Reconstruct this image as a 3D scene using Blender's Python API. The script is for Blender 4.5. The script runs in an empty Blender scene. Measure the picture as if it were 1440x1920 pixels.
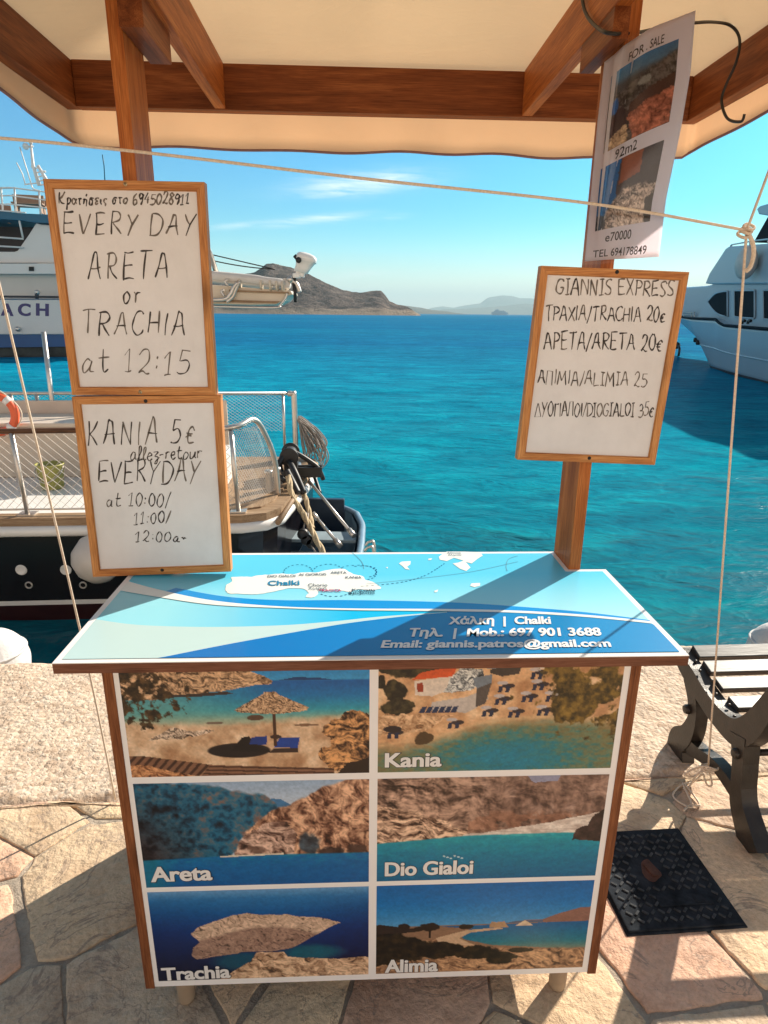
import bpy, math, random
import numpy as np
from mathutils import Vector, Matrix
random.seed(7); np.random.seed(7)
R = math.radians
S = bpy.context.scene
C = S.collection

# ------------------------------------------------------------------ camera, sky, sun, exposure
CAMH, FPX, PITCH, ROLL = 1.6, 1188.6, 17.426, .619
cam = bpy.data.cameras.new('camera'); camo = bpy.data.objects.new('camera', cam); C.objects.link(camo)
cam.sensor_fit = 'VERTICAL'; cam.sensor_height = 36; cam.lens = FPX / 1920 * 36
cam.clip_start = .02; cam.clip_end = 60000
camo.matrix_world = Matrix.Translation((0, 0, CAMH)) @ Matrix.Rotation(R(90 - PITCH), 4, 'X') @ Matrix.Rotation(R(ROLL), 4, 'Z')
S.camera = camo
SUN_EL, SUN_AZ = 29.7, 44.4          # azimuth clockwise from +y
W = bpy.data.worlds.new('World'); S.world = W; W.use_nodes = True
sun = bpy.data.lights.new('sun', 'SUN'); suno = bpy.data.objects.new('sun', sun); C.objects.link(suno)
sun.energy = 5.0; sun.angle = R(.5); sun.color = (1, .9, .76)
sd = Vector((math.sin(R(SUN_AZ)) * math.cos(R(SUN_EL)), math.cos(R(SUN_AZ)) * math.cos(R(SUN_EL)), math.sin(R(SUN_EL))))
suno.rotation_euler = sd.to_track_quat('Z', 'Y').to_euler()
S.view_settings.view_transform = 'Standard'; S.view_settings.look = 'None'
S.view_settings.exposure = 1.0; S.view_settings.gamma = 1
S.cycles.max_bounces = 8; S.cycles.transparent_max_bounces = 12
S.cycles.volume_bounces = 0

# ------------------------------------------------------------------ camera model (photo pixel -> place)
_pi, _ro = R(PITCH), R(ROLL)
_fw = np.array([0, math.cos(_pi), -math.sin(_pi)]); _up = np.array([0, math.sin(_pi), math.cos(_pi)]); _rt = np.array([1., 0, 0])
_eye = np.array([0, 0, CAMH])
def ray(u, v):
    x, y = u - 720, v - 960
    c, s = math.cos(_ro), math.sin(_ro)
    x, y = c * x + s * y, -s * x + c * y
    return _rt * x / FPX - _up * y / FPX + _fw
class Fr:                       # a vertical-axis frame: origin and yaw; LX/LY/LZ meet a ray with a local plane
    def __init__(s, O, yaw):
        s.O = np.array(O, float); s.yaw = R(yaw)
        c, k = math.cos(s.yaw), math.sin(s.yaw)
        s.ax = [np.array([c, k, 0]), np.array([-k, c, 0]), np.array([0, 0, 1.])]
    def P(s, u, v, i, val):
        d = ray(u, v); n = s.ax[i]
        t = (val - (_eye - s.O) @ n) / (d @ n)
        q = _eye + t * d - s.O
        return tuple(float(q @ a) for a in s.ax)
    def LX(s, u, v, val=0): return s.P(u, v, 0, val)
    def LY(s, u, v, val=0): return s.P(u, v, 1, val)
    def LZ(s, u, v, val=0): return s.P(u, v, 2, val)
    def G(s, x, y, z): return tuple(s.O + s.ax[0] * x + s.ax[1] * y + s.ax[2] * z)
    def L(s, P): q = np.array(P) - s.O; return tuple(float(q @ a) for a in s.ax)
WD = Fr((0, 0, 0), 0)

# ------------------------------------------------------------------ materials
def lin(c):
    return tuple(((x / 255) / 12.92 if x / 255 <= .04045 else ((x / 255 + .055) / 1.055) ** 2.4) for x in c)
class N:
    def __init__(s, tree): s.t = tree; s.n = tree.nodes; s.l = tree.links
    def add(s, ty, **kw):
        n = s.n.new(ty)
        for k, v in kw.items():
            if k.startswith('_'): n.inputs[k[1:].replace('_', ' ')].default_value = v
            else: setattr(n, k, v)
        return n
    def link(s, a, b): s.l.new(a, b)
    def math(s, op, a, b=None, c=None, clamp=False):
        n = s.n.new('ShaderNodeMath'); n.operation = op; n.use_clamp = clamp
        for i, x in enumerate((a, b, c)):
            if x is None: continue
            if isinstance(x, (int, float)): n.inputs[i].default_value = x
            else: s.l.new(x, n.inputs[i])
        return n.outputs[0]
    def ramp(s, fac, stops):
        n = s.n.new('ShaderNodeValToRGB'); e = n.color_ramp.elements
        while len(e) < len(stops): e.new(.5)
        for q, (p, c) in zip(e, stops): q.position = p; q.color = (*c, 1) if len(c) == 3 else c
        if fac is not None: s.l.new(fac, n.inputs[0])
        return n.outputs[0]
    def mix(s, f, a, b, mode='MIX'):
        n = s.n.new('ShaderNodeMix'); n.data_type = 'RGBA'; n.blend_type = mode
        for i, x in ((0, f), (6, a), (7, b)):
            if isinstance(x, (int, float)): n.inputs[i].default_value = x
            elif isinstance(x, tuple): n.inputs[i].default_value = (*x[:3], 1)
            else: s.l.new(x, n.inputs[i])
        return n.outputs[2]
def new_mat(name):
    m = bpy.data.materials.new(name); m.use_nodes = True
    n = N(m.node_tree); b = m.node_tree.nodes['Principled BSDF']
    return m, n, b
def coords(n, scale=(1, 1, 1), kind='Object', rot=(0, 0, 0)):
    tc = n.add('ShaderNodeTexCoord'); mp = n.add('ShaderNodeMapping')
    mp.inputs['Scale'].default_value = scale; mp.inputs['Rotation'].default_value = rot
    n.link(tc.outputs[kind], mp.inputs[0]); return mp.outputs[0]
def noise(n, vec, scale, detail=4, rough=.55, dist=0):
    t = n.add('ShaderNodeTexNoise'); t.inputs['Scale'].default_value = scale; t.inputs['Detail'].default_value = detail
    t.inputs['Roughness'].default_value = rough; t.inputs['Distortion'].default_value = dist
    n.link(vec, t.inputs['Vector']); return t.outputs['Fac']
def bump(n, b, h, strength=.3, dist=.01):
    q = n.add('ShaderNodeBump'); q.inputs['Strength'].default_value = strength; q.inputs['Distance'].default_value = dist
    n.link(h, q.inputs['Height']); n.link(q.outputs[0], b.inputs['Normal']); return q
def pm(name, c, rough=.5, var=.12, scale=8, metal=0, bmp=0, bscale=60, bdist=.002, spec=.5, coat=0, stretch=(1, 1, 1)):
    """plain material with some mottling of tone"""
    m, n, b = new_mat(name)
    v = coords(n, stretch)
    f = noise(n, v, scale, 5)
    lo = tuple(x * (1 - var) for x in c); hi = tuple(min(1, x * (1 + var)) for x in c)
    n.link(n.ramp(f, [(.3, lo), (.7, hi)]), b.inputs['Base Color'])
    b.inputs['Roughness'].default_value = rough; b.inputs['Metallic'].default_value = metal
    b.inputs['Specular IOR Level'].default_value = spec
    if coat: b.inputs['Coat Weight'].default_value = coat; b.inputs['Coat Roughness'].default_value = .1
    if bmp: bump(n, b, noise(n, v, bscale, 4), bmp, bdist)
    return m
def wood(name, axis, c1, c2, c3, fine=70, rough=.5, coat=.04, bmp=.15):
    m, n, b = new_mat(name)
    sc = [fine / 12.] * 3; sc[axis] = fine / 12. * .07
    v = coords(n, tuple(sc))
    g = noise(n, v, 6, 6, .65, .6)
    sc2 = [fine] * 3; sc2[axis] = fine * .03
    v2 = coords(n, tuple(sc2)); g2 = noise(n, v2, 6, 3, .6)
    col = n.ramp(g, [(.3, c1), (.5, c2), (.68, c3)])
    dark = n.ramp(g2, [(.35, (.62, .55, .5)), (.6, (1, 1, 1))])
    col = n.mix(1., col, dark, 'MULTIPLY')
    n.link(col, b.inputs['Base Color']); b.inputs['Roughness'].default_value = rough
    b.inputs['Coat Weight'].default_value = coat; b.inputs['Coat Roughness'].default_value = .25
    b.inputs['Specular IOR Level'].default_value = .22
    kn = n.add('ShaderNodeTexVoronoi'); kn.inputs['Scale'].default_value = 1.; ks = [7.] * 3; ks[axis] = 2.2; n.link(coords(n, tuple(ks)), kn.inputs['Vector'])
    col2 = n.mix(n.math('MULTIPLY', n.math('SUBTRACT', .13, kn.outputs['Distance']), 9., clamp=True), col, tuple(x * .35 for x in c1)); n.link(col2, b.inputs['Base Color'])
    bump(n, b, g2, bmp, .001)
    return m
DK = ((.13, .036, .010), (.235, .068, .019), (.35, .12, .038))
PK = ((.28, .074, .014), (.48, .145, .031), (.60, .22, .057))
PN = ((.40, .145, .04), (.58, .25, .078), (.68, .34, .125))
M = {}
for i, a in enumerate('xyz'):
    M['wood_' + a] = wood('varnished timber ' + a, i, *DK); M['post_' + a] = wood('orange post timber ' + a, i, *PK)
    M['pine_' + a] = wood('pine frame ' + a, i, *PN, fine=110, coat=.05)
M['ply'] = wood('brown ply edge', 0, (.12, .045, .025), (.2, .08, .045), (.27, .12, .07), fine=120, rough=.55, coat=0)
M['ply_z'] = wood('brown ply edge z', 2, (.14, .045, .018), (.24, .085, .032), (.32, .125, .05), fine=120, rough=.5, coat=0)
M['laminate'] = pm('white laminate', (.78, .77, .75), .22, .02, 3)
M['panel_white'] = pm('white printed sheet', (.84, .82, .81), .35, .02, 3)
m_, n_, b_ = new_mat('whiteboard face'); v_ = coords(n_)
f_ = noise(n_, coords(n_, (9, 1, 4), rot=(0, .5, 0)), 1.2, 6, .65, .8); g_ = noise(n_, v_, 14, 5, .6)
c_ = n_.mix(n_.math('MULTIPLY', n_.math('SUBTRACT', f_, .5), 1.1, clamp=True), (.72, .70, .695), (.50, .485, .48))
n_.link(n_.mix(.35, c_, n_.ramp(g_, [(.3, (.58, .56, .55)), (.6, (.74, .72, .71))])), b_.inputs['Base Color']); b_.inputs['Roughness'].default_value = .28; b_.inputs['Specular IOR Level'].default_value = .35
M['board_white'] = m_
M['ink'] = pm('black marker', (.035, .025, .022), .6, .2, 40)
M['ink_faded'] = pm('worn marker', (.14, .115, .095), .6, .35, 60)
M['steel'] = pm('stainless steel', (.62, .57, .52), .36, .1, 12, metal=.85)
M['screw'] = pm('brass screw', (.55, .42, .24), .35, .15, 90, metal=1)
M['dark_hole'] = pm('dark hole', (.012, .011, .01), .7, .1)
M['rope'] = pm('cream cord', (.72, .60, .47), .9, .15, 200, bmp=.5, bscale=900)
M['rope_hawser'] = pm('hemp hawser', (.52, .40, .25), .95, .2, 60, bmp=.5, bscale=300)
M['rope_grey'] = pm('grey rope', (.33, .29, .26), .9, .25, 60)
M['cable'] = pm('black cable', (.015, .013, .012), .45, .1)
M['iron'] = pm('painted cast iron', (.026, .019, .014), .42, .35, 25, bmp=.35, bscale=140, bdist=.002)
M['slat'] = pm('glossy dark slat', (.05, .043, .038), .33, .3, 10, stretch=(.2, 1, 1), bmp=.25, bscale=60, spec=.6, coat=.3)
M['black_paint'] = pm('black hull paint', (.008, .007, .009), .18, .3, 3, bmp=.05, bscale=8)
M['maroon'] = pm('maroon boot top', (.03, .006, .006), .35, .3, 5)
M['white_paint'] = pm('white boat paint', (.74, .72, .69), .3, .05, 6)
M['cream_paint'] = pm('cream boat paint', (.62, .52, .42), .4, .08, 5)
M['teak'] = wood('weathered teak', 0, (.22, .14, .08), (.34, .23, .14), (.42, .3, .19), fine=60, rough=.6, coat=0)
M['teak_y'] = wood('weathered teak y', 1, (.22, .14, .08), (.34, .23, .14), (.42, .3, .19), fine=60, rough=.6, coat=0)
M['dark_teak'] = wood('dark teak', 0, (.07, .035, .018), (.13, .06, .03), (.2, .1, .05), fine=60, rough=.4)
M['leg'] = pm('grey beige leg', (.34, .25, .17), .7, .15, 12)
M['net'] = pm('white netting', (.55, .5, .45), .9, .1)
M['orange'] = pm('orange life ring', (.75, .12, .04), .45, .1)
M['green_plastic'] = pm('olive bucket', (.34, .32, .09), .4, .1)
M['fender'] = pm('white fender', (.56, .50, .45), .5, .1, 5)
M['fabric_white'] = pm('white fender cloth', (.58, .56, .55), .9, .06, 6, bmp=.5, bscale=14, bdist=.02)
M['black_rubber'] = pm('black rubber', (.013, .012, .013), .5, .2)
M['grey_hull'] = pm('grey blue boat', (.15, .24, .32), .4, .15, 4)
M['grey_inside'] = pm('grey boat floor', (.26, .33, .37), .5, .2, 5)
M['navy'] = pm('dark blue paint', (.012, .024, .05), .35, .2, 4)
M['ferry_blue'] = pm('ferry blue paint', (.012, .09, .26), .35, .12, .5)
M['ferry_roof'] = pm('ferry roof blue', (.01, .12, .2), .5, .12, .5)
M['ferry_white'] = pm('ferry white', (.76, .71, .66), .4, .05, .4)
M['ferry_shaded'] = pm('ferry shaded white', (.68, .62, .56), .5, .06, .4)  # the ferry white again, with its shade put into a darker colour
M['ferry_dark'] = pm('ferry rail and saloon shade', (.05, .045, .05), .6, .3, .4)  # saloon shade put into a dark colour; the handrail is simply dark
M['purple'] = pm('purple lettering', (.07, .05, .16), .5, .1, 2)
M['bottom_paint'] = pm('weedy bottom paint', (.05, .055, .05), .8, .4, 2)
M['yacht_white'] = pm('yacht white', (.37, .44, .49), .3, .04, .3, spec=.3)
M['glass_dark'] = pm('dark tinted glass', (.010, .013, .018), .6, .3, .3, spec=.03)
M['tan'] = pm('tan bench wood', (.32, .19, .12), .6, .1, 2)
M['rib_grey'] = pm('tender tube', (.62, .58, .54), .5, .06, 2)
M['rib_beige'] = pm('tender hull', (.62, .52, .40), .4, .08, 2)
M['ob_white'] = pm('outboard cowl', (.78, .76, .73), .3, .04, 3)
M['sheet'] = None
def fabric(name, c, trans=.5):
    m, n, b = new_mat(name)
    v = coords(n); f = noise(n, v, 3, 5); f2 = noise(n, coords(n, (400, 400, 400)), 1, 2)
    col = n.ramp(f, [(.3, tuple(x * .93 for x in c)), (.7, c)])
    n.link(col, b.inputs['Base Color']); b.inputs['Roughness'].default_value = .95; b.inputs['Specular IOR Level'].default_value = .1
    cr_ = noise(n, coords(n, (1.2, 3.5, 2)), 2.5, 5, .6, 1.2); bp = bump(n, b, n.math('ADD', n.math('MULTIPLY', f2, .03), cr_), .5, .02)
    t = n.add('ShaderNodeBsdfTranslucent'); n.link(col, t.inputs[0])
    mx = n.add('ShaderNodeMixShader'); mx.inputs[0].default_value = trans
    n.link(b.outputs[0], mx.inputs[1]); n.link(t.outputs[0], mx.inputs[2])
    n.link(mx.outputs[0], n.n['Material Output'].inputs[0]); return m
M['canvas'] = fabric('cream canvas', (.78, .56, .34), .3); M['valance'] = fabric('cream canvas sunlit edge', (.92, .71, .52), .6)  # valance is the same canvas, made paler for its sunlit glow
M['binding'] = pm('mauve binding', (.26, .15, .15), .9, .1, 40)
def attr_mat(name, rough, coat=0, spec=.5):
    m, n, b = new_mat(name)
    a = n.add('ShaderNodeVertexColor'); a.layer_name = 'Col'
    n.link(a.outputs[0], b.inputs['Base Color']); b.inputs['Roughness'].default_value = rough
    b.inputs['Coat Weight'].default_value = coat; b.inputs['Specular IOR Level'].default_value = spec
    return m
M['print'] = attr_mat('printed picture', .4)
M['paper_print'] = attr_mat('printed page', .35, .3)
def flat(name, srgb, k=1.0, rough=.25):
    return pm(name, tuple(min(.95, x * k) for x in lin(srgb)), rough, .03, 3)

# ------------------------------------------------------------------ mesh building
class MB:
    def __init__(s): s.v = []; s.f = []; s.m = []; s.sm = []
    def face(s, pts, m=0, sm=False):
        k = len(s.v); s.v += [tuple(p) for p in pts]; s.f.append(tuple(range(k, k + len(pts)))); s.m.append(m); s.sm.append(sm)
    def grid(s, P, m=0, sm=True, close_u=False, close_v=False):
        a, b = len(P), len(P[0]); k = len(s.v)
        for row in P: s.v += [tuple(p) for p in row]
        for i in range(a if close_u else a - 1):
            for j in range(b if close_v else b - 1):
                i2, j2 = (i + 1) % a, (j + 1) % b
                s.f.append((k + i * b + j, k + i2 * b + j, k + i2 * b + j2, k + i * b + j2)); s.m.append(m); s.sm.append(sm)
        return s
    def box(s, x0, x1, y0, y1, z0, z1, m=0):
        k = len(s.v)
        s.v += [(x, y, z) for z in (z0, z1) for y in (y0, y1) for x in (x0, x1)]
        for f in ((0, 2, 3, 1), (4, 5, 7, 6), (0, 1, 5, 4), (2, 6, 7, 3), (0, 4, 6, 2), (1, 3, 7, 5)):
            s.f.append(tuple(k + i for i in f)); s.m.append(m); s.sm.append(False)
        return s
    def obox(s, c, ax, hx, m=0):    # oriented box: centre, three axes, half sizes
        c = np.array(c, float); ax = [np.array(a, float) for a in ax]; k = len(s.v)
        for z in (-1, 1):
            for y in (-1, 1):
                for x in (-1, 1): s.v.append(tuple(c + ax[0] * hx[0] * x + ax[1] * hx[1] * y + ax[2] * hx[2] * z))
        for f in ((0, 2, 3, 1), (4, 5, 7, 6), (0, 1, 5, 4), (2, 6, 7, 3), (0, 4, 6, 2), (1, 3, 7, 5)):
            s.f.append(tuple(k + i for i in f)); s.m.append(m); s.sm.append(False)
        return s
    def prism(s, pts, vec, m=0, mside=None, sm=False):
        """polygon pts (3-D) pushed along vec"""
        n = len(pts); k = len(s.v); vec = np.array(vec, float)
        s.v += [tuple(p) for p in pts] + [tuple(np.array(p) + vec) for p in pts]
        s.f.append(tuple(range(k, k + n))); s.m.append(m); s.sm.append(False)
        s.f.append(tuple(range(k + 2 * n - 1, k + n - 1, -1))); s.m.append(m); s.sm.append(False)
        for i in range(n):
            j = (i + 1) % n
            s.f.append((k + i, k + n + i, k + n + j, k + j)); s.m.append(m if mside is None else mside); s.sm.append(sm)
        return s
    def tube(s, path, r, n=8, m=0, closed=False, cap=True, sm=True):
        P = [np.array(p, float) for p in path]; L = len(P)
        rr = r if hasattr(r, '__len__') else [r] * L
        rings = []; prev = None
        for i in range(L):
            a = P[(i - 1) % L] if (closed or i > 0) else P[i]; b = P[(i + 1) % L] if (closed or i < L - 1) else P[i]
            t = b - a; t = t / (np.linalg.norm(t) + 1e-12)
            if prev is None:
                h = np.array([0, 0, 1.]) if abs(t[2]) < .9 else np.array([1., 0, 0])
                u = np.cross(t, h)
            else: u = prev - t * (prev @ t)
            u = u / (np.linalg.norm(u) + 1e-12); prev = u; w = np.cross(t, u)
            rings.append([P[i] + rr[i] * (math.cos(q) * u + math.sin(q) * w) for q in [2 * math.pi * j / n for j in range(n)]])
        s.grid(rings, m, sm, close_u=closed, close_v=True)
        if cap and not closed:
            for q in (rings[0][::-1], rings[-1]): s.face(q, m)
        return s
    def lathe(s, prof, c=(0, 0, 0), n=24, m=0, axis=2):
        rows = []
        for r, h in prof:
            row = []
            for j in range(n):
                q = 2 * math.pi * j / n; p = [r * math.cos(q), r * math.sin(q)]
                p.insert(axis, h); row.append((c[0] + p[0], c[1] + p[1], c[2] + p[2]))
            rows.append(row)
        return s.grid(rows, m, True, close_v=True)
    def sphere(s, c, r, n=16, m=0, sc=(1, 1, 1)):
        rows = [[(c[0] + r * sc[0] * math.sin(a) * math.cos(b), c[1] + r * sc[1] * math.sin(a) * math.sin(b), c[2] + r * sc[2] * math.cos(a))
                 for b in [2 * math.pi * j / n for j in range(n)]] for a in [math.pi * i / (n // 2) for i in range(n // 2 + 1)]]
        return s.grid(rows, m, True, close_v=True)
    def build(s, name, mats, parent=None, bevel=0, kind=None, recalc=True):
        me = bpy.data.meshes.new(name); me.from_pydata(s.v, [], s.f)
        if not isinstance(mats, (list, tuple)): mats = [mats]
        for q in mats: me.materials.append(q)
        me.polygons.foreach_set('material_index', s.m); me.polygons.foreach_set('use_smooth', s.sm)
        me.update()
        if recalc:
            import bmesh
            b = bmesh.new(); b.from_mesh(me); bmesh.ops.remove_doubles(b, verts=b.verts, dist=1e-6); bmesh.ops.recalc_face_normals(b, faces=b.faces); b.to_mesh(me); b.free()
        o = bpy.data.objects.new(name, me); C.objects.link(o)
        if parent: o.parent = parent
        if bevel:
            q = o.modifiers.new('bevel', 'BEVEL'); q.width = bevel; q.segments = 2; q.limit_method = 'ANGLE'; q.angle_limit = R(40)
        if kind: o['kind'] = kind
        return o
def tag(o, label, cat, group=None):
    o['label'] = label; o['category'] = cat
    if group: o['group'] = group
    return o
def thing(name, label, cat, loc=(0, 0, 0), yaw=0, group=None):
    o = bpy.data.objects.new(name, None); C.objects.link(o); o.empty_display_size = .1
    o.location = loc; o.rotation_euler = (0, 0, yaw)
    return tag(o, label, cat, group)
def frame_thing(name, label, cat, fr, group=None): return thing(name, label, cat, tuple(fr.O), fr.yaw, group)
def cr(pts, k=6, closed=False):
    """smooth curve through points"""
    P = [np.array(p, float) for p in pts]; n = len(P); out = []
    for i in range(n if closed else n - 1):
        g = lambda j: P[j % n] if closed else P[min(max(j, 0), n - 1)]
        p0, p1, p2, p3 = g(i - 1), g(i), g(i + 1), g(i + 2)
        for q in range(k):
            t = q / k
            out.append(.5 * ((2 * p1) + (-p0 + p2) * t + (2 * p0 - 5 * p1 + 4 * p2 - p3) * t * t + (-p0 + 3 * p1 - 3 * p2 + p3) * t ** 3))
    if not closed: out.append(P[-1])
    return out
# printed lettering: flat outlines of the built-in font, laid from p0 to p1 with cap height vector
_tc = {}
def glyphs(txt, bold=0, shear=0):
    key = (txt, bold, shear)
    if key not in _tc:
        cu = bpy.data.curves.new('t', 'FONT'); cu.body = txt; cu.size = 1; cu.offset = bold; cu.shear = shear; cu.fill_mode = 'FRONT'; cu.resolution_u = 4
        o = bpy.data.objects.new('t', cu); C.objects.link(o)
        dg = bpy.context.evaluated_depsgraph_get(); me = bpy.data.meshes.new_from_object(o.evaluated_get(dg))
        V = np.array([v.co[:] for v in me.vertices]); F = [tuple(p.vertices) for p in me.polygons]
        bpy.data.objects.remove(o); bpy.data.curves.remove(cu); bpy.data.meshes.remove(me)
        _tc[key] = (V, F)
    return _tc[key]
def put_text(mb, txt, p0, p1, hv, bold=0, shear=0, m=0, off=(0, 0, 0), ref=None, heavy=0, nrm=(0, 0, 0)):
    if heavy:
        for i, q in enumerate((-1, -.5, .5, 1)):
            d = (np.array(p1, float) - p0); d = d / np.linalg.norm(d) * np.linalg.norm(hv) * heavy * q
            put_text(mb, txt, np.array(p0, float) + d, np.array(p1, float) + d, hv, bold, shear, m, np.array(off, float) + np.array(nrm, float) * .00004 * (i + 1), ref)
    V, F = glyphs(txt, bold, shear); V0, _ = glyphs(txt, ref if ref is not None else bold, shear)
    p0 = np.array(p0, float); p1 = np.array(p1, float); hv = np.array(hv, float); off = np.array(off, float)
    x0, x1 = V0[:, 0].min(), V0[:, 0].max(); k = len(mb.v)
    for x, y, _ in V: mb.v.append(tuple(p0 + (p1 - p0) * (x - x0) / (x1 - x0) + hv * y / .727 + off))
    for f in F: mb.f.append(tuple(k + i for i in f)); mb.m.append(m); mb.sm.append(False)

# ------------------------------------------------------------------ handwriting: stroke letters
GL = {}
def G_(ch, w, *st): GL[ch] = (w, [[tuple(map(float, q.split(','))) for q in s.lstrip('~').split()] for s in st], [s[0] == '~' for s in st])
G_('A', .66, '~.0,0 .14,.45 .26,.95 .33,1.0 .42,.9 .52,.4 .66,0', '.08,.4 .6,.42')
G_('B', .55, '.05,0 .05,1', '~.05,1 .45,.95 .45,.6 .08,.52', '~.08,.52 .55,.45 .5,.05 .0,0')
G_('C', .58, '~.58,.85 .45,1 .2,.95 .03,.6 .05,.25 .25,.02 .5,.05 .6,.2')
G_('D', .62, '.06,0 .06,1', '~.0,1 .35,.98 .62,.7 .6,.3 .35,.03 .0,.0')
G_('E', .55, '.06,.0 .03,1', '.0,1 .52,1.03', '.05,.5 .45,.54', '.05,0 .58,.04')
G_('G', .62, '~.6,.85 .45,1.02 .2,.95 .03,.6 .05,.2 .28,.0 .52,.1 .58,.4', '.34,.42 .62,.44')
G_('H', .6, '.04,0 .06,1', '.55,0 .56,1', '.05,.5 .56,.52')
G_('I', .18, '.09,0 .1,1')
G_('J', .36, '0,1 .36,1', '0,0 .36,0', '.18,0 .18,1')     # serifed I
G_('K', .56, '.08,0 .05,1', '~.5,1 .3,.7 .1,.5', '~.1,.5 .3,.3 .58,.02')
G_('L', .5, '.05,1 .05,.02', '.05,.02 .52,.05')
G_('M', .8, '.0,0 .1,1', '.1,1 .38,.3', '.38,.3 .68,1', '.68,1 .78,0')
G_('N', .62, '.03,0 .06,1', '.06,1 .55,.02', '.55,.02 .58,1')
G_('O', .6, '~.3,1 .06,.75 .04,.3 .28,0 .55,.25 .57,.7 .32,1')
G_('P', .52, '.08,0 .08,1', '~.0,.98 .35,1 .52,.8 .4,.55 .08,.48')
G_('R', .6, '.08,0 .08,1', '~.0,.96 .35,1 .52,.8 .4,.58 .08,.5', '~.15,.5 .35,.25 .62,.0')
G_('S', .5, '~.5,.88 .35,1 .1,.9 .08,.65 .4,.4 .45,.12 .25,.0 .0,.1')
G_('T', .62, '.3,0 .31,1', '.0,.98 .64,1.02')
G_('V', .6, '.0,1 .28,.0', '.28,0 .6,1.02')
G_('X', .6, '.0,1 .58,.0', '.56,1 .02,.0')
G_('Y', .6, '.0,1 .28,.5', '.6,1 .28,.5 .12,-.05')
G_('Λ', .6, '.0,.0 .1,1 .5,1 .52,0')
G_('Δ', .66, '.3,1 .0,.0 .64,.04 .3,1')
G_('Γ', .5, '.06,0 .06,1', '.06,1 .5,1')
G_('0', .5, '~.25,1 .03,.7 .04,.25 .25,0 .46,.25 .46,.7 .27,1')
G_('1', .4, '.0,.72 .22,1 .2,.0', '.04,.0 .38,.02')
G_('l1', .3, '.0,.75 .2,1 .18,0')
G_('2', .55, '~.05,.75 .2,1 .45,.9 .42,.55 .15,.15 .03,.03', '~.03,.03 .2,.1 .4,.0 .56,.06')
G_('3', .5, '~.05,.9 .25,1.02 .45,.85 .35,.6 .15,.53', '~.15,.53 .48,.45 .5,.15 .25,-.02 .0,.1')
G_('4', .52, '.3,1 .0,.35 .52,.38', '.38,.65 .36,0')
G_('5', .52, '.5,1 .12,1 .08,.58', '~.08,.58 .35,.62 .52,.38 .4,.08 .15,.0 .0,.08')
G_('6', .48, '~.4,1 .12,.7 .03,.3 .2,.0 .42,.1 .44,.38 .25,.5 .06,.35')
G_('8', .48, '~.4,.88 .2,1 .06,.8 .24,.54 .45,.25 .25,.0 .04,.2 .2,.5 .42,.75 .38,.9')
G_('9', .46, '~.42,.85 .2,1 .04,.75 .18,.5 .42,.7 .42,.9', '~.42,.9 .4,.4 .3,.0')
G_('€', .46, '~.46,.56 .32,.66 .14,.52 .08,.28 .22,.03 .46,.07', '.0,.41 .36,.42', '.0,.28 .32,.29')
G_('/', .35, '.0,-.1 .36,1.08')
G_(':', .14, '.06,.68 .08,.62', '.06,.28 .08,.22')
G_('-', .3, '.0,.3 .3,.32')
G_('a', .5, '~.38,.5 .2,.56 .04,.3 .14,.02 .34,.2 .4,.5', '~.4,.5 .38,.12 .54,.06')
G_('t', .45, '~.18,1.0 .16,.3 .24,.02 .46,.14', '.0,.62 .42,.66')
G_('o', .44, '~.22,.56 .03,.35 .1,.04 .3,.03 .42,.3 .24,.56')
G_('r', .38, '~.04,.55 .1,.4 .1,.02', '~.1,.35 .2,.55 .38,.52')
G_('l', .3, '~.0,.05 .2,.6 .2,1.0 .1,.95 .08,.3 .16,.02 .32,.12')
G_('e', .4, '~.04,.28 .32,.36 .3,.55 .12,.52 .05,.2 .2,.0 .42,.14')
G_('z', .42, '~.02,.5 .34,.55 .12,.2 .34,.1 .3,-.3 .1,-.3 .3,-.02 .48,.1')
G_('u', .48, '~.04,.55 .06,.12 .22,.02 .38,.2 .42,.55 .42,.1 .52,.06')
G_('n', .4, '~.02,.4 .1,.5 .1,.05', '~.1,.3 .25,.5 .32,.3 .34,.05')
G_('m', .4, '~.0,.3 .1,.32 .15,.2 .25,.32 .38,.2')
G_('κ', .62, '.06,.0 .04,1', '~.55,1.05 .3,.6 .06,.45', '~.1,.45 .3,.1 .6,.05')
G_('ρ', .46, '~.1,-.45 .12,.2 .2,.52 .4,.48 .42,.2 .25,.02 .12,.15')
G_('α', .5, '~.46,.52 .36,.1 .16,.0 .05,.25 .16,.5 .34,.4 .5,.04')
G_('τ', .42, '.0,.5 .42,.56', '~.2,.52 .18,.1 .32,.02')
G_('ή', .48, '~.02,.4 .1,.5 .1,.05', '~.1,.35 .26,.52 .36,.35 .36,-.15', '.26,.72 .36,.95')
G_('σ', .5, '~.5,.55 .2,.54 .04,.3 .14,.04 .32,.06 .36,.3 .24,.52')
G_('ε', .4, '~.38,.48 .2,.56 .06,.42 .22,.3 .05,.2 .14,.02 .38,.08')
G_('ι', .22, '~.08,.5 .08,.12 .22,.05')
G_('ς', .36, '~.36,.5 .14,.52 .04,.25 .26,.1 .24,-.15')
for _a, _b in ('οo', 'ΟO', 'ΑA', 'ΕE', 'ΙI', 'ΜM', 'ΥY', 'ΡP', 'ΤT', 'ΧX'): GL[_a] = GL[_b]
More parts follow.
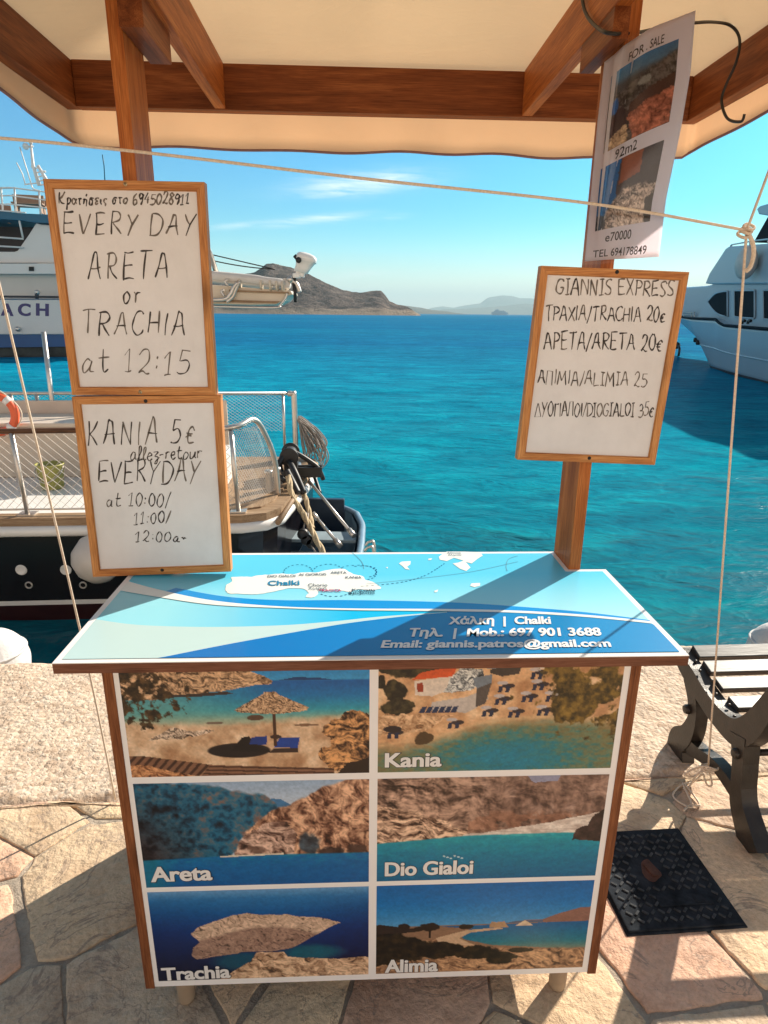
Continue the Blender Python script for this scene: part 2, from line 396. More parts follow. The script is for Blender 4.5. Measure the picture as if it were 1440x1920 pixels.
def write(mb, txt, p0, p1, hv, wd=.0026, m=0, gap=.2, jit=.02, nrm=(0, -1, 0), seed=0, slant=0):
    """handwritten line: widths add up, laid from p0 to p1; hv = cap height vector"""
    rnd = random.Random(seed + len(txt))
    toks = [c for c in txt]; x = 0; items = []
    for c in toks:
        if c == ' ': x += .42; continue
        w, st, sm = GL[c]; items.append((c, x)); x += w + gap
    tot = x - gap; p0 = np.array(p0, float); p1 = np.array(p1, float); hv = np.array(hv, float); nrm = np.array(nrm, float)
    for c, xx in items:
        w, st, sm = GL[c]; dy = rnd.uniform(-jit, jit) * 2; sc = 1 + rnd.uniform(-jit, jit) * 2
        for pts, smooth in zip(st, sm):
            q = [(a + rnd.uniform(-jit, jit), (b + rnd.uniform(-jit, jit)) * sc + dy) for a, b in pts]
            if smooth: q = [tuple(z) for z in cr(q, 5)]
            elif len(q) == 2:
                mx = ((q[0][0] + q[1][0]) / 2 + rnd.uniform(-1, 1) * jit, (q[0][1] + q[1][1]) / 2 + rnd.uniform(-1.3, 1.3) * jit)
                q = [tuple(z) for z in cr([q[0], mx, q[1]], 3)]
            P = [p0 + (p1 - p0) * (xx + a + slant * b) / tot + hv * b for a, b in q]
            W_ = wd * .94 * rnd.uniform(.85, 1.15); k = len(mb.v); n = len(P); mk = (m if rnd.random() < .72 else 1 - m); ph = rnd.uniform(0, 6)
            for i in range(n):
                t = P[min(i + 1, n - 1)] - P[max(i - 1, 0)]; t = t / (np.linalg.norm(t) + 1e-9); s_ = np.cross(t, nrm)
                hw = W_ / 2 * (1 if 0 < i < n - 1 else .7) * (1 + .3 * math.sin(i * .8 + ph))
                mb.v.append(tuple(P[i] + s_ * hw)); mb.v.append(tuple(P[i] - s_ * hw))
            for i in range(n - 1):
                mb.f.append((k + 2 * i, k + 2 * i + 1, k + 2 * i + 3, k + 2 * i + 2)); mb.m.append(mk); mb.sm.append(False)

# ------------------------------------------------------------------ pictures printed on paper (painted on a grid of vertices)
def vnoise(x, y, seed):
    xi = np.floor(x).astype(int); yi = np.floor(y).astype(int); fx = x - xi; fy = y - yi
    fx = fx * fx * (3 - 2 * fx); fy = fy * fy * (3 - 2 * fy)
    def h(a, b):
        n = (a * 374761393 + b * 668265263 + seed * 974634777) & 0x7fffffff
        n = ((n ^ (n >> 13)) * 1274126177) & 0x7fffffff
        return ((n ^ (n >> 16)) & 0xffff) / 65535.
    return (h(xi, yi) * (1 - fx) + h(xi + 1, yi) * fx) * (1 - fy) + (h(xi, yi + 1) * (1 - fx) + h(xi + 1, yi + 1) * fx) * fy
def fbm(x, y, sc, seed=0, octv=5, sx=1, sy=1):
    o = np.zeros_like(x); a = .5; t = 0
    for i in range(octv):
        o += a * vnoise(x * sc * sx * 2 ** i + 17.3 * i, y * sc * sy * 2 ** i + 9.1 * i, seed + i); t += a; a *= .55
    return o / t
class Pic:
    def __init__(s, w, h, asp):
        s.w, s.h = w, h
        s.s, s.t = np.meshgrid(np.linspace(0, 1, w), np.linspace(0, 1, h)); s.x = s.s * asp; s.y = s.t; s.asp = asp
        s.a = np.zeros((h, w, 3))
    def n(s, sc, seed=0, octv=5, sx=1, sy=1): return fbm(s.x, s.y, sc, seed, octv, sx, sy)
    def put(s, mask, col):
        col = np.array(col, float); mask = np.clip(mask, 0, 1)[..., None]; s.a = s.a * (1 - mask) + (col if col.ndim == 3 else col[None, None]) * mask
    def grad(s, f, stops):
        f = np.asarray(f); return np.stack([np.interp(f, [q[0] for q in stops], [q[1][k] for q in stops]) for k in range(3)], -1)
    def under(s, pts, soft=.008, wob=0, seed=3):       # mask below a line (t greater)
        c = np.interp(s.s, [p[0] for p in pts], [p[1] for p in pts])
        if wob: c = c + wob * (s.n(14, seed) - .5)
        return np.clip((s.t - c) / soft + .5, 0, 1)
    def poly(s, pts, wob=0, seed=5):
        X = s.s + (wob * (s.n(12, seed) - .5) if wob else 0); Yv = s.t + (wob * (s.n(12, seed + 9) - .5) * s.asp if wob else 0)
        m = np.zeros(s.s.shape, bool); n = len(pts); j = n - 1
        for i in range(n):
            xi, yi = pts[i]; xj, yj = pts[j]
            c = ((yi > Yv) != (yj > Yv)) & (X < (xj - xi) * (Yv - yi) / (yj - yi + 1e-12) + xi)
            m ^= c; j = i
        return m.astype(float)
    def ell(s, cx, cy, rx, ry, wob=0, seed=6, hard=6):
        d = ((s.s - cx) / rx) ** 2 + ((s.t - cy) / ry) ** 2
        if wob: d = d + wob * (s.n(16, seed) - .5)
        return np.clip((1 - d) * hard, 0, 1)
def rock(p, lo, hi, seed, sc=7, sx=1, sy=1.6):
    wx, wy = .16 * (p.n(sc * .7, seed + 70, 3) - .5), .16 * (p.n(sc * .7, seed + 90, 3) - .5)
    f = fbm(p.x + wx, p.y + wy, sc * 1.1, seed, 6, sx, sy); r = 1 - np.abs(2 * fbm(p.x + wx * 2, p.y + wy * 2, sc * 1.6, seed + 40, 4, sx, sy) - 1)
    e = fbm(p.x + wx - .012, p.y + wy + .012, sc * 1.6, seed + 3, 4, sx, sy) - fbm(p.x + wx, p.y + wy, sc * 1.6, seed + 3, 4, sx, sy)
    g = fbm(p.x, p.y, sc * 5, seed + 20, 3)
    k = np.clip(.55 + (f - .5) * 1.25 + (r - .62) * .45 + e * 1.6 + (g - .5) * .4, 0, 1)
    mid = [(a + b) / 2 for a, b in zip(lo, hi)]; dk = [a * .5 for a in lo]
    return p.grad(k, [(0, dk), (.25, lo), (.5, mid), (.85, hi), (1, [min(255, b * 1.08) for b in hi])])
def pic_beach():
    p = Pic(300, 150, 1.9)
    p.a[:] = p.grad(p.t, [(0, (20, 120, 190)), (.17, (60, 150, 200)), (.185, (8, 95, 160)), (.3, (10, 115, 170)), (.42, (50, 150, 170)), (.5, (150, 170, 150)), (.56, (196, 176, 148)), (1, (190, 150, 112))])
    w = np.clip((.62 - p.s) * 2.2, 0, 1) * p.under([(0, .2), (1, .2)]) * (1 - p.under([(0, .5), (1, .5)], .2))
    p.put(w * .7, (120, 165, 155)); 
    p.put(p.under([(0, .52), (.4, .56), (.8, .5), (1, .48)], .05, .06), p.grad(p.n(9, 2), [(.2, (168, 130, 98)), (.5, (200, 168, 136)), (.8, (225, 200, 172))]))
    p.put(p.poly([(.62, .18), (.7, .15), (.8, .16), (.86, .18)]), (15, 70, 120))
    p.put(p.poly([(0, -.1), (.38, -.1), (.44, .02), (.52, .1), (.6, .17), (.6, .2), (.45, .24), (.3, .28), (.1, .33), (0, .33)], .02), rock(p, (110, 84, 62), (206, 172, 138), 11, 14, 1, 2.5))
    p.put(p.poly([(.18, .29), (.42, .265), (.45, .285), (.3, .305), (.18, .31)]), (60, 50, 50))
    p.put(p.poly([(.08, .66), (.2, .55), (.24, .57), (.3, .6), (.36, .6), (.3, .64), (.16, .66)], .03), rock(p, (80, 62, 48), (210, 190, 170), 5, 20))
    p.put(p.ell(.36, .53, .04, .012, 1.), (120, 104, 90)); p.put(p.ell(.53, .49, .035, .025, .8), (96, 72, 56))
    p.put(p.ell(.74, .56, .05, .012, 1.), (130, 100, 76))
    p.put(p.ell(.455, .775, .135, .068), (34, 26, 28)); p.put(p.poly([(.42, .78), (.47, .66), (.5, .65), (.52, .72), (.6, .8)]), (22, 16, 20))
    p.put(p.poly([(.51, .66), (.575, .65), (.575, .68), (.57, .73), (.5, .72)]), (24, 60, 130))
    p.put(p.poly([(.625, .67), (.71, .665), (.7, .76), (.6, .755)]), (22, 70, 150)); p.put(p.poly([(.6, .76), (.7, .765), (.7, .8), (.58, .8)]), (60, 44, 40))
    p.put(p.ell(.61, .66, .025, .02), (60, 48, 50)); p.put(p.poly([(.602, .44), (.612, .44), (.614, .74), (.602, .74)]), (74, 46, 32))
    p.put(p.poly([(.45, .42), (.49, .37), (.555, .3), (.57, .27), (.62, .27), (.635, .3), (.7, .36), (.75, .41), (.74, .435), (.65, .455), (.55, .46), (.46, .44)], .008), rock(p, (112, 84, 62), (200, 168, 136), 21, 20, 2, 3))
    rk = p.poly([(.8, .62), (.83, .52), (.87, .5), (.9, .45), (.97, .46), (1.1, .47), (1.1, 1), (.84, .97), (.8, .88), (.78, .78), (.84, .72)], .05)
    p.put(rk, rock(p, (54, 34, 22), (206, 156, 106), 31, 11))
    p.put(p.poly([(.86, 1), (.9, .93), (1, .85), (1.1, .8), (1.1, 1.1)], .03), (40, 26, 20))
    bw = p.poly([(-.1, .8), (.06, .81), (.34, .9), (.28, 1.0), (-.1, .86)]); st = (np.sin((p.s * 1.3 + p.t * .6) * 130) > -.2)
    p.put(bw, np.where(st[..., None], np.array([134, 98, 76.]), np.array([72, 48, 38.])))
    bw = p.poly([(.33, .9), (.85, .95), (.85, 1.02), (.28, 1.02)]); st = (np.sin((p.t - p.s * .09) * 190) > -.2)
    p.put(bw, np.where(st[..., None], np.array([138, 102, 80.]), np.array([78, 52, 40.])))
    p.put(p.poly([(-.1, .87), (.06, .9), (.25, .99), (.2, 1.1), (-.1, 1.1)], .02), rock(p, (120, 74, 46), (200, 150, 108), 8, 14))
    tr = np.clip((p.n(20, 77) - .42 - 2.2 * np.maximum(0, np.hypot((p.s - .04) / 1., (p.t - .22) / 1.6) - .14)) * 12, 0, 1)
    p.put(tr, p.grad(p.n(30, 78), [(.25, (30, 22, 14)), (.75, (104, 78, 48))])); return p
def pic_kania():
    p = Pic(300, 150, 1.9)
    p.a[:] = p.grad(p.n(8, 1), [(.2, (178, 134, 96)), (.55, (212, 172, 132)), (.8, (226, 196, 160))])
    sea = p.under([(0, .78), (.1, .8), (.25, .72), (.4, .62), (.55, .56), (.75, .55), (.9, .58), (1, .6)], .12, .05)
    seac = p.grad(np.clip((p.n(22, 3, 5, 1, 2) * .5 + .5 * np.exp(-((p.s - .56) / .3) ** 2 - ((p.t - .88) / .2) ** 2)), 0, 1), [(.15, (128, 116, 78)), (.35, (108, 124, 98)), (.55, (44, 124, 134)), (.8, (20, 128, 154)), (1, (80, 170, 180))])
    p.put(sea, seac)
    p.put(np.clip(1 - np.abs(p.t - np.interp(p.s, [0, .25, .4, .55, .75, 1], [.76, .68, .58, .53, .52, .57])) / .03, 0, 1) * .5, (222, 190, 150))
    for cx, cy, rx, ry in ((.13, .1, .1, .09), (.22, .08, .06, .07), (.05, .09, .06, .05), (.07, .28, .05, .09), (.08, .42, .07, .07), (.01, .2, .02, .06), (.26, .04, .04, .05), (.4, .03, .05, .06), (.55, .0, .05, .03)):
        p.put(p.ell(cx, cy, rx, ry, 1.3, int(cx * 99)), p.grad(p.n(26, 9), [(.3, (28, 24, 16)), (.7, (84, 74, 46))]))
    p.put(p.poly([(.1, .47), (.3, .5), (.2, .62), (0, .66), (0, .5)], .03), rock(p, (150, 110, 76), (214, 180, 144), 14, 12))
    p.put(p.poly([(.145, .2), (.3, .16), (.31, .26), (.22, .33), (.15, .32)]), (214, 200, 186)); p.put(p.poly([(.135, .19), (.17, .13), (.32, .07), (.3, .165)]), (205, 92, 46))
    p.put(p.poly([(.155, .22), (.18, .21), (.182, .29), (.158, .295)]), (150, 60, 36))
    p.put(p.poly([(.22, .38), (.36, .34), (.44, .27), (.45, .36), (.4, .44), (.36, .48), (.3, .46), (.21, .45)]), (190, 180, 172))
    p.put(p.poly([(.29, .2), (.33, .09), (.42, .1), (.43, .2), (.38, .28), (.26, .3)], .02), rock(p, (80, 86, 92), (206, 206, 202), 44, 22))
    p.put(p.poly([(.38, .18), (.46, .15), (.46, .22), (.4, .27)]), (120, 130, 140)); p.put(p.poly([(.4, .27), (.46, .22), (.44, .4), (.4, .43)]), (92, 84, 80))
    p.put(p.poly([(.43, .1), (.47, .03), (.58, .03), (.58, .06), (.54, .11)]), (128, 132, 138)); p.put(p.poly([(.45, .11), (.58, .06), (.57, .15), (.5, .17), (.45, .14)]), (70, 62, 58))
    p.put(p.poly([(.63, .05), (.76, .04), (.74, .11), (.64, .11)], .01), (206, 192, 176))
    for cx, cy in ((.51, .25), (.64, .14), (.65, .24), (.5, .36), (.61, .34), (.71, .34), (.745, .35), (.45, .46), (.56, .47), (.68, .46), (.31, .56), (.06, .64)):
        p.put(p.ell(cx + .02, cy, .028, .022), (58, 46, 50)); p.put(p.ell(cx - .005, cy - .025, .024, .016), (188, 178, 176))
        for q in (-.018, .012): p.put(p.poly([(cx + q, cy), (cx + q + .016, cy), (cx + q + .012, cy + .055), (cx + q - .005, cy + .055)]), (30, 44, 74))
    for i in range(6): p.put(p.poly([(.18 + i * .026, .42), (.2 + i * .026, .415), (.19 + i * .026, .47), (.165 + i * .026, .475)]), (34, 54, 88))
    p.put(p.ell(.19, .7, .04, .06, 1.4), (84, 64, 40)); p.put(p.ell(.06, .61, .04, .03, .4), (44, 36, 40))
    tm = np.clip((p.n(9, 61) - .35 - 1.6 * np.maximum(0, np.hypot((p.s - .9) / 1., (p.t - .2) / 2.) - .11)) * 14, 0, 1)
    p.put(np.maximum(tm, p.ell(.83, .4, .075, .17, .9)), p.grad(p.n(24, 62), [(.25, (50, 42, 18)), (.55, (112, 90, 40)), (.8, (150, 122, 58))])); return p
def pic_areta():
    p = Pic(300, 160, 1.77)
    p.a[:] = p.grad(p.t, [(0, (150, 172, 196)), (.25, (186, 196, 208))])
    p.put(p.poly([(.53, .22), (.58, .16), (.62, .17), (.66, .22), (.64, .4), (.5, .4)]), (70, 120, 160))
    p.put(p.under([(.48, .35), (.58, .26), (.66, .22), (.78, .08), (.9, 0), (1, -.06)], .02, .05) * (p.s > .45), rock(p, (92, 56, 42), (212, 172, 142), 3, 9, 1.2, 1))
    p.put(p.poly([(.4, .72), (.44, .5), (.55, .4), (.64, .38), (.68, .5), (.66, .72)], .04), rock(p, (100, 72, 62), (206, 176, 158), 23, 10))
    p.put(p.ell(.735, .6, .05, .12, 1.6, 8, 2) * .85, p.grad(p.n(16, 91), [(.3, (30, 40, 52)), (.7, (70, 92, 108))]))
    p.put(p.ell(.83, .68, .06, .05, 1.8, 9, 2) * .8, (52, 38, 36)); p.put(p.ell(.95, .66, .05, .06, 1.8, 12, 2) * .8, (60, 42, 38)); p.put(p.ell(.5, .66, .04, .05, 1.8, 14, 2) * .6, (84, 60, 50))
    left = p.under([(0, .0), (.12, .0), (.3, .02), (.45, .1), (.55, .12), (.6, .22), (.605, .3)], .02, .05) * np.clip((np.interp(p.t, [0, .25, .45, .72], [.62, .6, .47, .39]) - p.s + .03 * (p.n(14, 8) - .5)) / .01, 0, 1)
    f = np.clip(p.n(8, 31, 5) * .6 + .55 * (1 - np.abs(2 * p.n(13, 38, 5) - 1)) - .12 + 3. * (p.n(20, 37, 4) - .5) * .15, 0, 1)
    p.put(left, p.grad(np.clip(f * .8 + .35 * (p.s - .25), 0, 1), [(.2, (16, 26, 38)), (.4, (24, 68, 92)), (.55, (34, 108, 138)), (.7, (108, 108, 112)), (.85, (140, 100, 86))]))
    p.put(left * np.clip((.5 - p.s * 1.6) * 1.6 * p.t * 1.8, 0, .85), p.grad(f, [(.3, (20, 14, 20)), (.7, (76, 54, 52))]))
    sea = p.under([(0, .73), (.4, .7), (1, .7)], .015)
    p.put(sea, p.grad(p.t * .8 + .2 * p.n(20, 4, 4, 1, 3), [(.6, (10, 132, 164)), (.72, (8, 104, 160)), (1, (8, 88, 150))]))
    p.put(p.poly([(.34, .7), (.62, .685), (.62, .7), (.34, .715)]), (210, 200, 180))
    p.put(sea * np.clip((.15 - p.s) * 7, 0, .7), (20, 120, 140)); return p
def pic_gialoi():
    p = Pic(300, 160, 1.77)
    p.a[:] = rock(p, (66, 46, 38), (192, 160, 140), 13, 6, 1.2, 1.6)
    p.put(np.clip((p.s - .25) * 1.6, 0, .55), p.grad(p.n(8, 71, 6, 2.4, .8), [(.25, (84, 64, 58)), (.5, (134, 106, 94)), (.8, (170, 146, 136))]))
    p.put(p.poly([(.6, -.1), (.8, -.1), (.78, .04), (.68, .06)], .04), (146, 148, 170))
    p.put(p.under([(0, .25), (.15, .3), (.3, .42), (.38, .52)], .03, .1) * (p.s < .4), rock(p, (80, 54, 42), (222, 190, 164), 53, 9, 1, 2))
    p.put(np.clip(1 - np.abs(p.t - .42 - .1 * (p.s - .5)) / .12, 0, .4) * (p.s > .4) * (p.n(10, 17) > .5), (160, 106, 78))
    p.put(p.poly([(.38, .55), (.55, .51), (.75, .45), (.95, .37), (1.1, .3), (1.1, .6), (.38, .6)], .01), p.grad(p.n(12, 5, 4, 1, 4), [(.3, (186, 170, 160)), (.7, (226, 216, 206))]))
    sea = p.under([(0, .62), (.2, .59), (.4, .56), (.8, .55), (1, .56)], .012, .01)
    p.put(sea, p.grad(p.t * .85 + .15 * p.n(14, 4, 5, 1, 3), [(.5, (96, 186, 186)), (.56, (24, 152, 166)), (.7, (6, 128, 158)), (1, (4, 96, 142))]))
    p.put(p.poly([(.87, .63), (.88, .52), (.93, .48), (.96, .38), (1.1, .2), (1.1, .66)], .02), p.grad(p.n(14, 6), [(.3, (36, 26, 24)), (.7, (84, 62, 56))]))
    for i in range(6): p.put(p.ell(.3 + i * .016, .76 + .012 * (i % 3), .006, .008), (190, 210, 214))
    return p
def pic_trachia():
    p = Pic(300, 154, 1.84)
    p.a[:] = p.grad(p.t, [(0, (110, 156, 196)), (.1, (44, 116, 170)), (.25, (12, 92, 152)), (.45, (6, 62, 128)), (.8, (8, 26, 70)), (1, (12, 14, 44))])
    p.put(np.clip(np.abs(p.s - .5) * 1.1 - .2, 0, .5) * np.clip(p.t * 2, 0, 1), (4, 22, 66))
    p.put(p.ell(.4, .8, .17, .13, .3, 6, 1.3) * .8, (16, 92, 112)); p.put(p.ell(.73, .72, .18, .11, .3, 7, 1.3) * .85, (18, 104, 120))
    p.put(p.poly([(.33, .95), (.44, .8), (.47, .7), (.6, .7), (.62, .76), (.7, .78), (.85, .8), (1.1, .79), (1.1, 1.1), (.2, 1.1)], .015), rock(p, (150, 116, 90), (214, 184, 154), 12, 12))
    isl = p.poly([(.17, .72), (.18, .62), (.215, .56), (.2, .53), (.175, .47), (.21, .4), (.28, .34), (.36, .28), (.44, .25), (.5, .28), (.62, .28), (.68, .31), (.78, .33), (.87, .39), (.8, .46), (.72, .56), (.64, .66), (.55, .69), (.42, .69), (.3, .73), (.19, .76)], .012)
    p.put(isl, rock(p, (172, 146, 126), (204, 178, 156), 42, 16))
    p.put(isl * p.under([(.1, .6), (.3, .5), (.45, .42), (.6, .42), (.75, .5), (.9, .6)], .03), rock(p, (134, 106, 94), (162, 134, 118), 47, 18)); return p
def pic_alimia():
    p = Pic(300, 154, 1.84)
    p.a[:] = p.grad(p.t, [(0, (6, 104, 168)), (.2, (14, 116, 180)), (.45, (84, 150, 196))])
    p.put(p.poly([(.6, .47), (.7, .42), (.78, .42), (.85, .36), (.95, .3), (1.1, .28), (1.1, .48), (.6, .48)]), (140, 104, 92)); p.put(p.poly([(.55, .48), (.65, .43), (.78, .43), (.78, .48)]), (84, 100, 128))
    p.put(p.under([(0, .46), (1, .45)]), p.grad(p.s, [(0, (140, 112, 90)), (1, (150, 118, 94))]))
    p.put(p.poly([(.3, .47), (1.1, .45), (1.1, .76), (.9, .77), (.75, .74), (.55, .7), (.42, .63), (.38, .56), (.45, .5)], .005), p.grad(p.t, [(.45, (14, 96, 150)), (.55, (10, 110, 150)), (.66, (30, 120, 140)), (.76, (120, 130, 116))]))
    p.put(p.under([(0, .62), (.3, .62), (.45, .7), (.7, .76), (1, .77)], .03, .05), rock(p, (110, 80, 60), (196, 158, 122), 3, 9, 1, 2))
    p.put(p.poly([(.28, .6), (.42, .52), (.58, .5), (.6, .515), (.44, .55), (.39, .61), (.47, .7), (.3, .68)]), (196, 168, 140))
    p.put(p.poly([(.53, .47), (.54, .43), (.56, .44), (.6, .43), (.61, .47), (.62, .5), (.53, .5)]), (176, 144, 112)); p.put(p.poly([(.65, .49), (.69, .43), (.7, .43), (.74, .49)]), (206, 186, 160))
    for cx, cy, rx, ry in ((.12, .72, .2, .14), (.3, .74, .12, .1), (.48, .78, .1, .09), (.6, .85, .07, .08), (.02, .7, .15, .2), (.69, .77, .06, .03)):
        p.put(p.ell(cx, cy, rx, ry, 1.2, int(cx * 77)), p.grad(p.n(24, 19), [(.3, (20, 18, 14)), (.75, (66, 54, 34))]))
    p.put(p.poly([(-.1, .45), (.02, .43), (.1, .46), (.2, .49), (.2, .52), (-.1, .55)], .01), (50, 40, 36))
    for cx, cy, rx, ry in ((.25, .47, .05, .055), (.13, .46, .03, .04), (.42, .48, .04, .03), (.2, .49, .03, .03)):
        p.put(p.ell(cx, cy, rx, ry, 1.2), (46, 36, 28))
    p.put(p.poly([(.245, .5), (.255, .5), (.255, .6), (.245, .6)]), (40, 30, 24)); p.put(p.under([(0, .93), (.4, .98), (.7, 1.0), (1, .97)], .03, .05) * .8, rock(p, (110, 78, 56), (184, 146, 112), 7, 10)); return p
def pic_mesh(name, pic, fn, mat, parent, k=1.0, smooth=True):
    """fn(s,t)->point"""
    h, w = pic.a.shape[:2]; me = bpy.data.meshes.new(name)
    V = [fn(i / (w - 1), j / (h - 1)) for j in range(h) for i in range(w)]
    F = [(j * w + i, (j + 1) * w + i, (j + 1) * w + i + 1, j * w + i + 1) for j in range(h - 1) for i in range(w - 1)]
    me.from_pydata(V, [], F); me.materials.append(mat)
    a = np.clip(pic.a, 0, 255) / 255.; a = np.where(a <= .04045, a / 12.92, ((a + .055) / 1.055) ** 2.4) * k
    gr = fbm(pic.x, pic.y, 70, 11, 2) - .5; g2 = fbm(pic.x, pic.y, 26, 19, 3, 1, 1.4) - .5; a = np.clip(a, 0, 1) ** 1.12 * (1 + .34 * gr + .32 * g2)[..., None]
    col = np.ones((h * w, 4), np.float32); col[:, :3] = np.clip(a.reshape(-1, 3), 0, .95)
    at = me.color_attributes.new('Col', 'FLOAT_COLOR', 'POINT'); at.data.foreach_set('color', col.ravel())
    o = bpy.data.objects.new(name, me); C.objects.link(o); o.parent = parent
    return o

# ------------------------------------------------------------------ sky with thin clouds
def build_world():
    n = N(W.node_tree); bg = W.node_tree.nodes['Background']
    sky = n.add('ShaderNodeTexSky', sky_type='NISHITA', sun_disc=False, sun_elevation=R(SUN_EL), sun_rotation=R(SUN_AZ), air_density=1.0, dust_density=.6, ozone_density=2.2)
    tc = n.add('ShaderNodeTexCoord'); sp = n.add('ShaderNodeSeparateXYZ'); n.link(tc.outputs['Generated'], sp.inputs[0])
    hi = n.math('MULTIPLY', n.math('SUBTRACT', sp.outputs[2], .26), 3.2, clamp=True)     # cyan only low over the sea; unseen upper sky greyed to tone the shade
    back = n.math('MULTIPLY', n.math('SUBTRACT', .25, sp.outputs[1]), 2., clamp=True)  # unseen sky behind the camera greyed and dimmed for the same end
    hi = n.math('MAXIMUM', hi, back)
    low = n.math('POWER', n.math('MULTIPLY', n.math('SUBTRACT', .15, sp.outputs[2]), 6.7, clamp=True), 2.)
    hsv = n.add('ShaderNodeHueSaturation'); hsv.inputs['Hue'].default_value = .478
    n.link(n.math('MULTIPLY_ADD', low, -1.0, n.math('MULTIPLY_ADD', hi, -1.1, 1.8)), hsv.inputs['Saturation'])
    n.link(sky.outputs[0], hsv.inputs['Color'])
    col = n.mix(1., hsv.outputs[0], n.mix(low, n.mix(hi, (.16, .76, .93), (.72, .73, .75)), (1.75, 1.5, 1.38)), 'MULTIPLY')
    yy = n.math('MAXIMUM', sp.outputs[1], .05)
    az = n.math('DIVIDE', sp.outputs[0], yy); el = n.math('DIVIDE', sp.outputs[2], yy)
    cv = n.add('ShaderNodeCombineXYZ'); n.link(n.math('MULTIPLY_ADD', el, 9., n.math('MULTIPLY', az, 5.)), cv.inputs[0]); n.link(n.math('MULTIPLY', el, 46.), cv.inputs[1])
    f = noise(n, cv.outputs[0], 2.2, 7, .62, .7)
    tot = None
    for a, e, w, h, k in ((-.035, .176, .085, .013, 1.), (-.075, .163, .05, .006, .6), (-.115, .127, .07, .0055, .85), (-.22, .118, .05, .004, .45), (-.042, .054, .05, .005, .45), (.0, .132, .03, .004, .3)):
        d1 = n.math('POWER', n.math('DIVIDE', n.math('SUBTRACT', az, a), w), 2.)
        tilt = n.math('MULTIPLY', n.math('SUBTRACT', az, a), .09)
        d2 = n.math('POWER', n.math('DIVIDE', n.math('SUBTRACT', n.math('SUBTRACT', el, e), tilt), h), 2.)
        g = n.math('MULTIPLY', n.math('EXPONENT', n.math('MULTIPLY', n.math('ADD', d1, d2), -1.)), k)
        tot = g if tot is None else n.math('MAXIMUM', tot, g)
    m = n.math('MULTIPLY', tot, n.math('MULTIPLY', n.math('SUBTRACT', f, .3), 3., clamp=True), clamp=True)
    col = n.mix(n.math('MULTIPLY', m, .85), col, (9., 9., 8.8))
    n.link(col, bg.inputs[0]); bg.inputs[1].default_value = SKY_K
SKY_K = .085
build_world()

